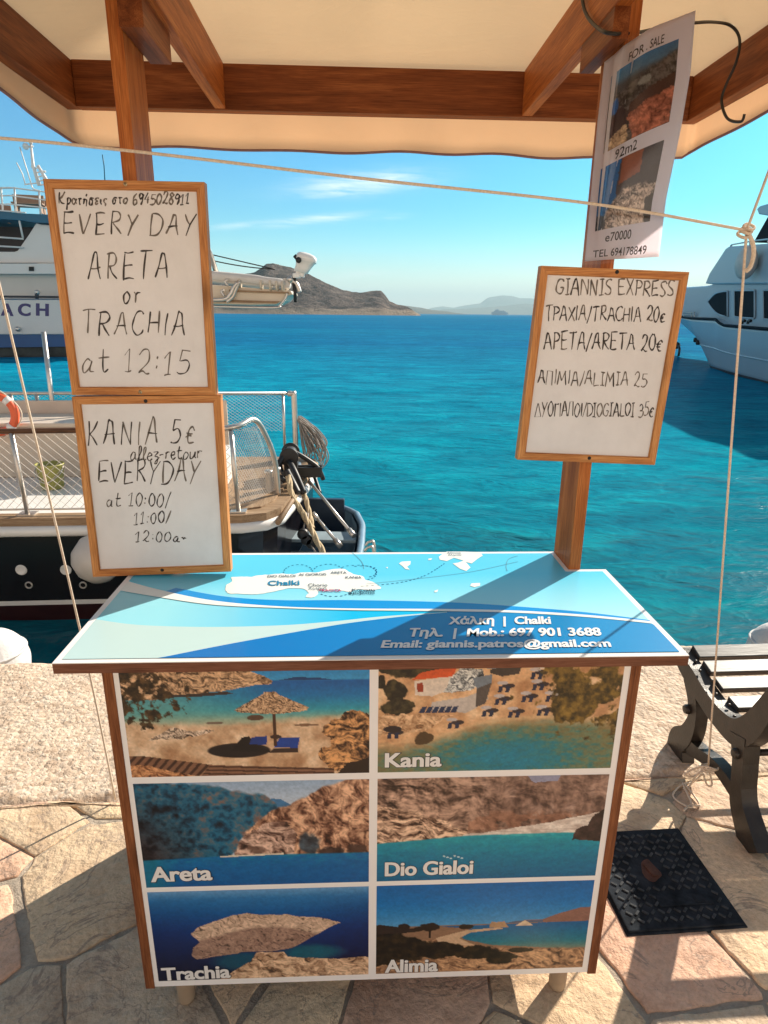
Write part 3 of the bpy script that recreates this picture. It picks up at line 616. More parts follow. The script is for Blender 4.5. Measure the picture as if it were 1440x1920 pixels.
# ------------------------------------------------------------------ ground: quay slab, flagstones, concrete lip
QF = Fr((0, 2.81, 0), 4.1); WATER = -.75
def quay_empty_local(mb): mb.v = [QF.G(*p) for p in mb.v]
def setting():
    m, n, b = new_mat('mortar'); v = coords(n)
    f = noise(n, v, 9, 6); f2 = noise(n, v, 90, 5, .7)
    c = n.ramp(f, [(.3, (.38, .315, .25)), (.7, (.58, .485, .385))]); c = n.mix(.5, c, n.ramp(f2, [(.3, (.5, .5, .5)), (.7, (1, 1, 1))]), 'MULTIPLY')
    n.link(c, b.inputs['Base Color']); b.inputs['Roughness'].default_value = .95; b.inputs['Specular IOR Level'].default_value = .15
    bump(n, b, n.math('ADD', f2, n.math('MULTIPLY', f, 2.)), .8, .012)
    mb = MB(); mb.box(-16, 16, -12, -1.03, -3, -.0055); mb.box(-16, 16, -1.03, -.06, -3, -.012); quay_empty_local(mb); mb.build('quay', m, kind='structure')
    # concrete strip along the edge, rough cast with pebbles
    m, n, b = new_mat('rough concrete'); v = coords(n)
    vo = n.add('ShaderNodeTexVoronoi'); vo.inputs['Scale'].default_value = 52; n.link(n.mix(.03, v, n.ramp(noise(n, v, 40), [(0, (0, 0, 0)), (1, (1, 1, 1))])), vo.inputs['Vector'])
    f = noise(n, v, 3, 6); f2 = noise(n, v, 45, 5, .65); f3 = noise(n, v, 160, 3, .6)
    peb = n.add('ShaderNodeSeparateColor'); n.link(vo.outputs['Color'], peb.inputs[0])
    c = n.ramp(peb.outputs[0], [(0, (.36, .24, .17)), (.35, (.60, .45, .34)), (.7, (.67, .52, .40)), (1, (.73, .61, .5))])
    c = n.mix(.45, c, n.ramp(f, [(.3, (.56, .42, .3)), (.7, (.70, .57, .43))]))
    c = n.mix(.6, c, n.ramp(f2, [(.28, (.55, .48, .42)), (.5, (1, 1, 1))]), 'MULTIPLY')
    n.link(c, b.inputs['Base Color']); b.inputs['Roughness'].default_value = .95; b.inputs['Specular IOR Level'].default_value = .15
    h = n.math('ADD', n.math('MULTIPLY', vo.outputs['Distance'], -1.1), n.math('ADD', f2, n.math('MULTIPLY', f3, .4)))
    bump(n, b, h, .65, .008)
    nx, ny = 420, 84; X = np.linspace(-3.4, 3.4, nx); Yv = np.linspace(-1.0, 0, ny)
    gx, gy = np.meshgrid(X, Yv); nz = fbm(gx, gy, 9, 3, 5) * .02 + fbm(gx, gy, 2, 8, 2) * .012 - .012
    lip = np.clip((gy + .07) / .07, 0, 1); nz = nz - .03 * lip ** 2 - .02 * lip * fbm(gx, gy, 14, 5, 3)
    back = np.clip((-.97 - gy + .05 * fbm(gx, gy, 6, 2, 3)) / .03, 0, 1); nz = nz - back * .02
    crack = np.abs(gy + .17 + .05 * (fbm(gx, gy * 0, 3, 12, 4) - .5) * 2); nz -= np.where((gx > .2), .014 * np.clip(1 - crack / .012, 0, 1), 0)
    P = [[(X[i], Yv[j], nz[j, i]) for i in range(nx)] for j in range(ny)]
    mb = MB(); mb.grid(P); 
    low = [[(X[i], 0, nz[-1, i]) for i in range(nx)], [(X[i], .012, -.25) for i in range(nx)], [(X[i], .01, -3) for i in range(nx)]]
    mb.grid(low); quay_empty_local(mb); mb.build('quay_edge', m, kind='structure')
    # flagstones: irregular slabs set in the mortar
    m, n, b = new_mat('flagstone'); v = coords(n)
    a = n.add('ShaderNodeVertexColor'); a.layer_name = 'Col'
    f = noise(n, v, 5, 7, .62, .5); f2 = noise(n, v, 70, 6, .7); f3 = noise(n, v, 18, 5, .6)
    c = n.mix(1., a.outputs[0], n.ramp(f, [(.28, (.74, .68, .64)), (.5, (1, 1, 1)), (.75, (1.12, 1.1, 1.02))]), 'MULTIPLY')
    c = n.mix(.7, c, n.ramp(f2, [(.3, (.7, .66, .62)), (.6, (1.05, 1.05, 1.05))]), 'MULTIPLY')
    vn = n.math('ABSOLUTE', n.math('SUBTRACT', noise(n, v, 3.1, 5, .6, 1.5), .5)); c = n.mix(n.math('MULTIPLY', n.math('SUBTRACT', .012, vn), 60., clamp=True), c, (.26, .19, .15))
    st = noise(n, v, 1.7, 6, .7, 1.); c = n.mix(n.math('MULTIPLY', n.math('SUBTRACT', st, .52), 3.2, clamp=True), c, (.34, .27, .22))
    sp_ = noise(n, v, 220, 2, .5); c = n.mix(n.math('MULTIPLY', n.math('SUBTRACT', sp_, .66), 6., clamp=True), c, (.2, .15, .12))
    n.link(c, b.inputs['Base Color']); b.inputs['Roughness'].default_value = .8; b.inputs['Specular IOR Level'].default_value = .25
    bump(n, b, n.math('ADD', n.math('MULTIPLY', f3, 1.5), n.math('ADD', f, n.math('MULTIPLY', f2, .35))), .6, .016)
    rnd = random.Random(21); pts = []
    sx, sy = .37, .30
    for j in range(-2, 12):
        for i in range(-10, 11):
            pts.append(((i + .5 * (j % 2) + rnd.uniform(-.45, .45)) * sx, -1.1 - j * sy + rnd.uniform(-.45, .45) * sy))
    pts = [p for p in pts]
    mb = MB(); cols = []
    pal = [(.64, .48, .33), (.70, .52, .36), (.64, .43, .32), (.58, .45, .32), (.74, .58, .40), (.60, .39, .29), (.52, .41, .31), (.68, .51, .38)]
    for i, p in enumerate(pts):
        poly = [(-9, -9), (9, -9), (9, 9), (-9, 9)]
        poly = [(p[0] + a, p[1] + c_) for a, c_ in poly]
        for q in pts:
            if q is p: continue
            dx, dy = q[0] - p[0], q[1] - p[1]; dd = math.hypot(dx, dy)
            if dd > 1.3: continue
            k = dd / 2 - rnd.choice((.002, .004, .006, .009, .016)); nx_, ny_ = dx / dd, dy / dd
            out = []
            for a_, b_ in zip(poly, poly[1:] + poly[:1]):
                da = (a_[0] - p[0]) * nx_ + (a_[1] - p[1]) * ny_ - k; db = (b_[0] - p[0]) * nx_ + (b_[1] - p[1]) * ny_ - k
                if da <= 0: out.append(a_)
                if da * db < 0: t = da / (da - db); out.append((a_[0] + (b_[0] - a_[0]) * t, a_[1] + (b_[1] - a_[1]) * t))
            poly = out
            if len(poly) < 3: break
        if len(poly) < 3 or max(abs(q[0]) for q in poly) > 3.6: continue
        out = []
        for a_ in poly: out.append((a_[0], min(a_[1], -.985 + .02 * math.sin(a_[0] * 9))))
        poly = out
        per = sum(math.hypot(a_[0] - b_[0], a_[1] - b_[1]) for a_, b_ in zip(poly, poly[1:] + poly[:1]))
        if per < .35: continue
        # resample, roughen the outline, round the corners
        ring = []
        for a_, b_ in zip(poly, poly[1:] + poly[:1]):
            L_ = math.hypot(a_[0] - b_[0], a_[1] - b_[1]); k = max(1, int(L_ / .022))
            for q in range(k): ring.append((a_[0] + (b_[0] - a_[0]) * q / k, a_[1] + (b_[1] - a_[1]) * q / k))
        for _ in range(0): ring = [((ring[q - 1][0] + 2 * ring[q][0] + ring[(q + 1) % len(ring)][0]) / 4, (ring[q - 1][1] + 2 * ring[q][1] + ring[(q + 1) % len(ring)][1]) / 4) for q in range(len(ring))]
        cx = sum(q[0] for q in ring) / len(ring); cy = sum(q[1] for q in ring) / len(ring)
        ra = np.array(ring); jx = fbm(ra[:, 0] + 5, ra[:, 1] + 9, 26, 3, 3) - .5; ra = ra + (ra - [cx, cy]) * (jx[:, None] * .11)
        tz = rnd.uniform(-.0015, .002); tx, ty = rnd.uniform(-.004, .004), rnd.uniform(-.004, .004)
        k0 = len(mb.v); rows = []
        for sc, z in ((1.004, -.012), (1.0, -.0035), (.992, -.0012), (.97, 0), (.6, .0006)):
            q = (ra - [cx, cy]) * sc + [cx, cy]; zz = z + tz + (q[:, 0] - cx) * tx + (q[:, 1] - cy) * ty + (fbm(q[:, 0] + 3, q[:, 1], 14, 6, 3) - .5) * .005 * (z > -.01)
            rows.append([(x, y, h) for x, y, h in zip(q[:, 0], q[:, 1], zz)])
        mb.grid(rows, 0, True, close_v=True); mb.face(rows[-1][::1], 0, True)
        c0 = pal[rnd.randrange(len(pal))]; w = rnd.uniform(.9, 1.08); c0 = tuple(min(.86, x * w * q) for x, q in zip(c0, (1.14, 1.10, 1.04)))
        cols += [c0] * (len(mb.v) - k0)
    quay_empty_local(mb); o = mb.build('paving', m, kind='structure', recalc=False)
    at = o.data.color_attributes.new('Col', 'FLOAT_COLOR', 'POINT'); cc = np.ones((len(cols), 4), np.float32); cc[:, :3] = cols; at.data.foreach_set('color', cc.ravel())
    # sea
    m, n, b = new_mat('sea water'); geo = n.add('ShaderNodeNewGeometry'); sp = n.add('ShaderNodeSeparateXYZ'); n.link(geo.outputs['Position'], sp.inputs[0])
    mp = n.add('ShaderNodeMapping'); mp.inputs['Scale'].default_value = (.55, 1, 1); mp.inputs['Rotation'].default_value = (0, 0, R(-14)); n.link(geo.outputs['Position'], mp.inputs[0])
    v = mp.outputs[0]
    w1 = noise(n, v, .5, 4, .55, .4); w2 = noise(n, v, 1.7, 3, .55, .7)
    rdg = lambda q: n.math('SUBTRACT', 1., n.math('ABSOLUTE', n.math('MULTIPLY_ADD', q, 2., -1.)))
    w3 = rdg(noise(n, v, 3.6, 3, .5, .9)); w4 = rdg(noise(n, v, 9., 2, .5, .6)); big = noise(n, v, .03, 4, .6)
    mp2 = n.add('ShaderNodeMapping'); mp2.inputs['Scale'].default_value = (.25, 1, 1); n.link(geo.outputs['Position'], mp2.inputs[0])
    streak = noise(n, mp2.outputs[0], .02, 5, .6)
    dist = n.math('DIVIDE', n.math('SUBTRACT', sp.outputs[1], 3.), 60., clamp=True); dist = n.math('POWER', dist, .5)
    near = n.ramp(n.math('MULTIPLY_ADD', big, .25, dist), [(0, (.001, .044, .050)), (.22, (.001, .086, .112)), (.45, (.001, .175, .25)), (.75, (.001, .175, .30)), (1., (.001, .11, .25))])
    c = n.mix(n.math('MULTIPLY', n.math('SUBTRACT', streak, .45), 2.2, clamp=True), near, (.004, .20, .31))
    wv = n.math('ADD', n.math('ADD', n.math('MULTIPLY', w1, .3), n.math('MULTIPLY', w2, .38)), n.math('ADD', n.math('MULTIPLY', n.math('SUBTRACT', w3, .28), .20), n.math('MULTIPLY', n.math('SUBTRACT', w4, .28), .12))); c = n.mix(1., c, n.ramp(wv, [(.33, (.40, .47, .52)), (.45, (.78, .84, .88)), (.55, (1.2, 1.16, 1.12)), (.66, (3., 1.75, 1.5))]), 'MULTIPLY')  # wave light and dark put into the colour by ripple height
    h = n.math('ADD', n.math('MULTIPLY', w1, 1.0), n.math('ADD', n.math('MULTIPLY', w2, .5), n.math('ADD', n.math('MULTIPLY', w3, .16), n.math('MULTIPLY', w4, .05))))
    bp = n.add('ShaderNodeBump'); bp.inputs['Strength'].default_value = 1.; bp.inputs['Distance'].default_value = .17; n.link(h, bp.inputs['Height'])
    df = n.add('ShaderNodeBsdfDiffuse'); n.link(c, df.inputs[0]); n.link(bp.outputs[0], df.inputs['Normal'])
    gl = n.add('ShaderNodeBsdfGlossy'); gl.inputs['Roughness'].default_value = .16; bg_ = n.add('ShaderNodeBump'); bg_.inputs['Distance'].default_value = .06; n.link(h, bg_.inputs['Height']); n.link(bg_.outputs[0], gl.inputs['Normal'])
    fz = n.add('ShaderNodeFresnel'); fz.inputs[0].default_value = 1.33; n.link(bp.outputs[0], fz.inputs['Normal'])
    mx = n.add('ShaderNodeMixShader'); n.link(n.math('MULTIPLY', n.math('MINIMUM', fz.outputs[0], .4), .16), mx.inputs[0]); n.link(df.outputs[0], mx.inputs[1]); n.link(gl.outputs[0], mx.inputs[2])
    n.link(mx.outputs[0], n.n['Material Output'].inputs[0])
    rad = [1.5 * (1.028 ** i) for i in range(345)]; ang = np.linspace(R(-105), R(105), 330); rows = []
    for r in rad:
        x = r * np.sin(ang); y = r * np.cos(ang) + 1.; z = np.zeros_like(x)
        stp = r * .02
        for L_, A, dr, ph in ((1.1, .007, .5, 0), (1.7, .010, -.25, 1), (2.7, .014, .15, 2), (4.3, .016, -.5, 4), (.75, .004, .9, 5)):
            if L_ > 3 * stp: z += A * min(1, (L_ / stp - 3) / 3) * np.sin(2 * np.pi / L_ * (x * math.sin(dr) + y * math.cos(dr)) + ph + 2.5 * fbm(x, y, .35, int(ph) + 2, 3))
        rows.append([(a_, b_, WATER + c_) for a_, b_, c_ in zip(x, y, z)])
    mb = MB(); mb.grid(rows); mb.build('sea', m, kind='structure', recalc=False)
setting()
def bounce_hillside():  # unseen slope added behind the camera to bounce warm light into the shade
    m, n, b = new_mat('dry hillside'); v = coords(n); f = noise(n, v, .5, 6, .65)
    n.link(n.ramp(f, [(.3, (.50, .42, .36)), (.7, (.78, .66, .57))]), b.inputs['Base Color']); b.inputs['Roughness'].default_value = .95
    X = np.linspace(-90, 90, 90); Yv = np.linspace(-11, -80, 40); gx, gy = np.meshgrid(X, Yv)
    z = -.3 + np.clip((-13 - gy), 0, 99) * (.62 + .25 * (fbm(gx, gy, .05, 4, 5) - .5)) + fbm(gx, gy, .2, 9, 4) * np.clip((-12 - gy) * .4, 0, 2)
    mb = MB(); mb.grid([[(gx[j, i], gy[j, i], z[j, i]) for i in range(90)] for j in range(40)]); mb.build('bounce_hill', m, kind='structure')
bounce_hillside()

# ------------------------------------------------------------------ land beyond the water
def land(name, label_kind, prof, D, depth, cols, rough, seed, shore=None, nx=220, ny=46, back=.6, nz=.14):
    """prof: photo points of the skyline; real ridge at distance D, slope falling to the shore in front"""
    Q = [WD.LY(u, v, D) for u, v in prof]; xs = [q[0] for q in Q]; zs = [max(q[2], WATER) for q in Q]
    X = np.linspace(xs[0], xs[-1], nx); ridge = np.interp(X, xs, zs); H = max(zs)
    T = np.concatenate([np.linspace(-1, 0, ny), np.linspace(0, 1, int(ny * back))[1:]])
    gx, gt = np.meshgrid(X, T); gy = D + gt * depth
    pr = np.where(gt < 0, (1 + gt) ** 1.15, (1 - gt) ** 1.2)
    hh = (np.interp(gx, xs, zs) - WATER)
    sc = 1. / (H * .9)
    n1 = fbm(gx, gy, sc, seed, 6) - .5; rg = 1 - np.abs(2 * fbm(gx + 31, gy * .5, sc * 1.3, seed + 5, 5) - 1)
    w = np.clip(np.minimum((1 + gt) * 4, 1), 0, 1) * np.clip(np.abs(gt) * 3, .12, 1)
    z = WATER - .3 + hh * pr + w * hh * (n1 * nz * 2 + (rg - .6) * nz * 1.2)
    if shore: z = z + np.clip((1 + gt) * 14, 0, 1) * shore * np.clip(hh / (shore * 2), 0, 1) * (.5 + fbm(gx, gy, .06, seed + 2, 4))
    z = np.where(hh < .02, WATER - .5, z)
    mb = MB(); mb.grid([[(gx[j, i], gy[j, i], z[j, i]) for i in range(nx)] for j in range(len(T))])
    m, n, b = new_mat(name + ' slopes'); geo = n.add('ShaderNodeNewGeometry'); sp = n.add('ShaderNodeSeparateXYZ'); n.link(geo.outputs['Position'], sp.inputs[0])
    f = noise(n, geo.outputs['Position'], 3. / H, 7, .65, .3); f2 = noise(n, geo.outputs['Position'], 22. / H, 5, .7)
    c = n.ramp(n.math('MULTIPLY_ADD', f2, .45, n.math('MULTIPLY', f, .6)), [(.42, cols[0]), (.52, cols[1]), (.63, cols[2])])
    if shore:
        lowf = n.math('SUBTRACT', 1., n.math('DIVIDE', n.math('SUBTRACT', sp.outputs[2], WATER), n.math('MULTIPLY_ADD', f, shore * 4.5, .3)), clamp=True)
        c = n.mix(n.math('MULTIPLY', lowf, 1.6, clamp=True), c, (.36, .27, .2))
    n.link(c, b.inputs['Base Color']); b.inputs['Roughness'].default_value = .95; b.inputs['Specular IOR Level'].default_value = .05
    bump(n, b, n.math('ADD', f, f2), .9, H * .07)
    return mb.build(name, m, kind='structure')
land('headland', '', [(180, 586), (240, 578), (300, 566), (345, 545), (400, 523), (455, 520), (478, 516), (500, 501), (513, 499), (530, 504), (547, 508), (562, 513), (580, 520), (600, 529), (620, 539), (640, 548), (660, 553), (676, 554), (690, 551), (706, 549), (714, 550), (722, 559), (730, 570), (745, 576), (760, 579), (770, 583), (777, 588)], 900, 170,
     [(.028, .02, .02), (.085, .06, .052), (.20, .15, .125)], .95, 4, shore=3.5, nx=420, ny=90, nz=.13)
land('far_island', '', [(700, 560), (735, 570), (760, 573), (790, 577), (810, 581), (840, 584), (860, 588.3)], 4200, 700, [(.05, .04, .035), (.1, .08, .065), (.16, .13, .1)], .95, 9, nx=90, ny=20)
land('far_mountains', '', [(780, 588), (810, 577), (830, 574), (850, 577), (870, 573), (900, 569), (915, 558), (940, 554), (960, 555), (975, 559), (1010, 560), (1050, 566), (1100, 560), (1160, 558), (1240, 548), (1290, 538), (1320, 540), (1400, 545), (1500, 560), (1600, 588)], 11000, 1800, [(.05, .04, .035), (.1, .08, .065), (.16, .13, .1)], .95, 14, nx=200, ny=24)
land('far_foothills', '', [(805, 588), (830, 580), (870, 579), (900, 577), (930, 575), (960, 572), (985, 569), (1010, 572), (1060, 578), (1120, 576), (1200, 580), (1300, 588)], 8000, 900, [(.05, .04, .035), (.1, .08, .065), (.16, .13, .1)], .95, 24, nx=150, ny=20)
def haze():
    m = bpy.data.materials.new('thin sea haze'); m.use_nodes = True; n = N(m.node_tree); m.node_tree.nodes.remove(m.node_tree.nodes['Principled BSDF'])
    v = n.add('ShaderNodeVolumePrincipled'); v.inputs['Color'].default_value = (.68, .93, 1, 1); v.inputs['Density'].default_value = HAZE; v.inputs['Anisotropy'].default_value = 0
    n.link(v.outputs[0], n.n['Material Output'].inputs['Volume'])
    mb = MB(); mb.box(-16000, 16000, -60, 22500, -40 + WATER, 620); o = mb.build('haze', m, kind='stuff'); o['label'] = 'thin pale sea haze over the water'; o['category'] = 'haze'
HAZE = .00013
haze()

# ================================================================== the kiosk
KF = Fr((-.0094, 1.052, 0), 2.545)
def shift(mb, d): mb.v = [(x - d[0], y - d[1], z - d[2]) for x, y, z in mb.v]; return mb
TH = .98                                             # counter height
def kiosk():
    k = frame_thing('ticket_kiosk', 'wooden excursion kiosk with blue printed counter, picture front and cream canvas canopy', 'kiosk', KF)
    # --- counter top with notches for the posts
    o2 = [(-.598, 0), (.598, 0), (.598, .428), (.5015, .428), (.5015, .556), (-.4905, .556), (-.4905, .428), (-.598, .428)]
    mb = MB(); mb.prism([(x, y, TH - .022) for x, y in o2], (0, 0, .0205), 1); mb.prism([(x, y, TH - .0015) for x, y in o2], (0, 0, .0015), 0)
    top = mb.build('counter_top', [M['laminate'], M['ply']], k)
    z = TH + .0003; T = lambda u, v: KF.LZ(u, v, z)[:2]
    blue = [flat('print ' + nme, c, kk) for nme, c, kk in (('pale sky', (118, 214, 238), .8), ('cyan', (0, 178, 228), .8), ('deep blue', (0, 140, 220), .8), ('white', (236, 240, 236), .85), ('ice', (208, 238, 238), .72), ('sea blue', (0, 150, 228), .8))]
    grad = pm('x', (.2, .5, .6)); bpy.data.materials.remove(grad)
    def gradmat(name, ca, cb, axis, a, b_, k=.85):
        m, n, b = new_mat(name); tc = n.add('ShaderNodeTexCoord'); sp = n.add('ShaderNodeSeparateXYZ'); n.link(tc.outputs['Object'], sp.inputs[0])
        mr = n.add('ShaderNodeMapRange'); mr.inputs[1].default_value = a; mr.inputs[2].default_value = b_; n.link(sp.outputs[axis], mr.inputs[0])
        s = lambda c: tuple(min(.9, x * k) for x in lin(c))
        n.link(n.ramp(mr.outputs[0], [(0, s(ca)), (1, s(cb))]), b.inputs['Base Color']); b.inputs['Roughness'].default_value = .25; return m
    g_sky = gradmat('print sky', (170, 232, 244), (92, 206, 240), 1, .17, .4); g_cyan = gradmat('print cyan band', (150, 222, 238), (0, 184, 236), 0, -.45, -.05)
    g_deep = gradmat('print deep band', (0, 132, 222), (0, 158, 230), 0, -.3, .4, .62)
    mats = [g_sky, g_cyan, g_deep, blue[3], blue[4], blue[5]]
    inn = .013; x0, x1, y0, y1, ym = -.598 + inn, .598 - inn, inn, .556 - inn, .428 - inn
    gm = MB()
    def sheet(pts, m, dz): gm.face([(x, y, z + dz) for x, y in pts], m)
    sheet([(x0, y0), (x1, y0), (x1, ym), (.49, ym), (.49, y1), (-.478, y1), (-.478, ym), (x0, ym)], 0, 0)
    clampx = lambda P: [(min(max(x, x0), x1), min(max(y, y0), y1)) for x, y in P]
    sm = lambda L: [tuple(q) for q in cr([T(*p) for p in L], 8)]
    white_up = sm([(226, 1087), (300, 1107), (400, 1127), (524, 1138), (660, 1142), (838, 1143), (970, 1146), (1100, 1154), (1222, 1166)])
    white_lo = sm([(218, 1107), (300, 1121), (400, 1135), (524, 1141), (660, 1145), (838, 1147), (970, 1150), (1100, 1158), (1222, 1170)])
    band_up = sm([(330, 1103), (420, 1119), (524, 1126), (660, 1126), (838, 1130), (970, 1138), (1100, 1149), (1222, 1164)])
    ice_up = sm([(170, 1160), (258, 1172), (391, 1176), (524, 1173), (620, 1166), (720, 1156), (838, 1148)])
    ice_lo = sm([(285, 1237), (420, 1210), (569, 1183), (660, 1168), (760, 1156), (838, 1149)])
    # cyan body under the white swoosh, ice swoosh, deep corner, dark band, white swoosh
    sheet(clampx(white_lo + [(x1, y0), (x0, y0), (x0, T(225, 1106)[1])]), 1, .0003)
    sheet(clampx(ice_up + ice_lo[::-1] + [(x0, y0), (x0, T(150, 1160)[1])]), 4, .0006)
    right = white_lo[[i for i, p in enumerate(white_lo) if p[0] > T(838, 1148)[0]][0]:]
    sheet(clampx(ice_lo + right + [(x1, T(1222, 1172)[1]), (x1, y0), (T(285, 1237)[0], y0)]), 2, .0009)
    sheet(clampx(band_up + white_up[::-1][:-9]), 5, .0012)
    sheet(clampx(white_up + white_lo[::-1]), 3, .0015)
    gm.build('printed_graphic', mats, top, recalc=False)
    # map
    mp = MB(); zz = z + .0007
    Z1 = lambda x, y: (*T(80 + x / 2.25, 1020 + y / 2.25), zz); Z2 = lambda x, y: (*T(660 + x / 2.25, 1000 + y / 2.25), zz)
    isl = [(772, 192), (778, 172), (800, 158), (796, 142), (840, 138), (880, 140), (905, 133), (950, 130), (1010, 126), (1060, 128), (1100, 120), (1150, 122), (1180, 115), (1232, 106), (1275, 108), (1310, 128), (1350, 136), (1362, 152), (1390, 160), (1418, 178), (1425, 190), (1380, 196), (1330, 192), (1300, 202), (1262, 198), (1240, 192), (1200, 199), (1165, 197), (1162, 212), (1140, 226), (1110, 224), (1122, 208), (1100, 190), (1040, 188), (1000, 196), (930, 210), (880, 213), (820, 210), (785, 210)]
    rj = random.Random(3); P = cr(isl, 4, True); mp.face([Z1(p[0] + rj.uniform(-2, 2), p[1] + rj.uniform(-1, 1)) for p in P]); mp.build('printed_island', blue[3], top, recalc=False)
    for L in ([(370, 112), (366, 100), (385, 85), (400, 78), (470, 78), (540, 80), (552, 95), (530, 108), (505, 128), (480, 122), (500, 145), (482, 160), (455, 150), (425, 128), (450, 124), (470, 116), (430, 104), (400, 118)],
              [(198, 128), (210, 120), (248, 118), (246, 132), (232, 142), (244, 154), (226, 152), (214, 140)], [(322, 108), (338, 106), (334, 113), (322, 114)], [(142, 144), (152, 143), (150, 149)], [(498, 222), (504, 212), (540, 210), (540, 222), (516, 228)], [(346, 244), (364, 238), (360, 248), (350, 250)]):
        mp = MB(); mp.face([Z2(*p) for p in L]); mp.build('printed_island', blue[3], top, recalc=False)
    rt = []; dots = flat('route dots', (10, 110, 170), .5); thin = flat('ferry route', (120, 190, 215), .6)
    for L in ([(1015, 130), (1022, 108), (1050, 92), (1090, 88), (1125, 98), (1138, 114)], [(1140, 112), (1160, 95), (1200, 86), (1240, 90), (1262, 104)], [(1255, 106), (1280, 94), (1340, 90), (1385, 98), (1408, 118), (1400, 140), (1375, 150)], [(1162, 206), (1200, 220), (1260, 220), (1300, 205)]):
        rt.append([Z1(*p) for p in cr(L, 8)])
    rt.append([Z2(*p) for p in cr([(58, 186), (90, 180), (104, 160), (92, 145), (60, 138), (5, 140)], 8)]); rt.append([Z2(*p) for p in cr([(20, 226), (120, 218), (220, 205), (300, 182), (350, 155), (390, 128)], 10)])
    for L in rt:
        acc = 0; mp = MB()
        for a, b in zip(L, L[1:]):
            a = np.array(a); b = np.array(b); d = np.linalg.norm(b - a); acc += d
            if acc > .011:
                acc = 0; t = (b - a) / d; s = np.array([-t[1], t[0], 0]); c = b
                mp.face([c + t * .003 + s * .0014, c - t * .003 + s * .0014, c - t * .003 - s * .0014, c + t * .003 - s * .0014])
        mp.build('dotted_route', dots, top, recalc=False)
    for L in ([(0, 80), (40, 120), (50, 150)], [(700, 95), (660, 110), (650, 140), (655, 160)], [(60, 215), (200, 200), (380, 180), (520, 160), (700, 120)]):
        mp = MB(); Q = [np.array(Z2(*p)) for p in cr(L, 8)]
        for a, b in zip(Q, Q[1:]): t = (b - a) / np.linalg.norm(b - a); s = np.array([-t[1], t[0], 0]) * .0008; mp.face([a - s, b - s, b + s, a + s])
        mp.build('ferry_route', thin, top, recalc=False)
    # lettering on the counter
    lm = [flat('print letters white', (240, 240, 238), .85), flat('print letters dark', (40, 60, 76), .8), flat('print letters blue', (20, 150, 200), .62), flat('print letters red', (200, 40, 110), .7)]
    def tt(txt, u0, u1, v, cap, m, bold, shear=0, dv=0):
        a = np.array(T(u0, v)); b = np.array(T(u1, v + dv)); h = np.array(T((u0 + u1) / 2, v + dv / 2 - cap)) - np.array(T((u0 + u1) / 2, v + dv / 2))
        tm = MB(); put_text(tm, txt, (*a, z + .0021), (*b, z + .0021), (*h, 0), min(bold, .024), shear, 0, heavy=.016 if bold > .03 else 0, nrm=(0, 0, 1)); tm.build('lettering', lm[m], top, recalc=False)
    tt('Xάλκη  |  Chalki', 841, 1033, 1172, 14, 0, .042, 0, -1); tt('Τηλ.  |  Mob.: 697 901 3688', 765, 1128, 1195, 15, 0, .042, 0, -2); tt('Email: giannis.patros@gmail.com', 714, 1146, 1216, 14, 0, .036, 0, -2)
    tt('DIO GIALOI', 502, 554, 1084, 4.5, 1, .008, 0, -1); tt('AI GIORGIS', 560, 612, 1081, 4.5, 1, .008, 0, -1); tt('ARETA', 620, 650, 1077, 4.5, 1, .008); tt('KANIA', 648, 678, 1086, 4.5, 1, .008)
    tt('Chalki', 502, 562, 1099, 9, 2, .025, 0, -1); tt('Chorio', 578, 614, 1101, 6, 1, 0); tt('Χωριό', 578, 612, 1107, 5.5, 1, 0); tt('TRACHIA', 597, 640, 1110.5, 4.5, 3, .03)
    tt('Krevatia', 660, 704, 1110, 5, 1, .015); tt('Κρεβάτια', 655, 703, 1115, 5, 1, .015); tt('Alimnia', 838, 864, 1039, 3, 1, 0); tt('Αλιμνιά', 840, 865, 1043, 3, 1, 0)
    # --- picture front
    mb = MB(); mb.box(-.51, .51, .045, .064, .10, TH - .0222)
    fp = mb.build('front_panel', M['panel_white'], k)
    for x0, x1, yb in ((-.5305, -.5103, .77), (.5103, .5305, .085)):  # left panel's unseen depth added to cast the diagonal ground shadow
        mb = MB(); zt_ = TH - .0224; mb.prism([(x0, .0435, .096), (x0, yb, .096)] + ([(x0, yb, .87), (x0, .54, .87), (x0, .54, zt_)] if yb > .5 else [(x0, yb, zt_)]) + [(x0, .0435, zt_)], (x1 - x0, 0, 0)); mb.build('side_panel', M['ply_z'], k)
    mb = MB(); mb.box(-.51, .495, .066, .55, .115, .132); mb.build('shadow_shelf', M['ply'], k)  # unseen shelf added so that its shadow edge bounds the sunlit patch
    rows = ((.687, .9575), (.396, .671), (.117, .383)); colsx = ((-.4995, -.0135), (.004, .4965))
    pics = (pic_beach, pic_kania, pic_areta, pic_gialoi, pic_trachia, pic_alimia)
    caps = (None, ('Kania', 722, 1438, 827, 1436, 27), ('Areta', 284, 1653, 398, 1649, 28), ('Dio Gialoi', 722, 1642, 886, 1637, 26), ('Trachia', 305, 1838, 432, 1832, 24), ('Alimia', 722, 1823, 820, 1820, 24))
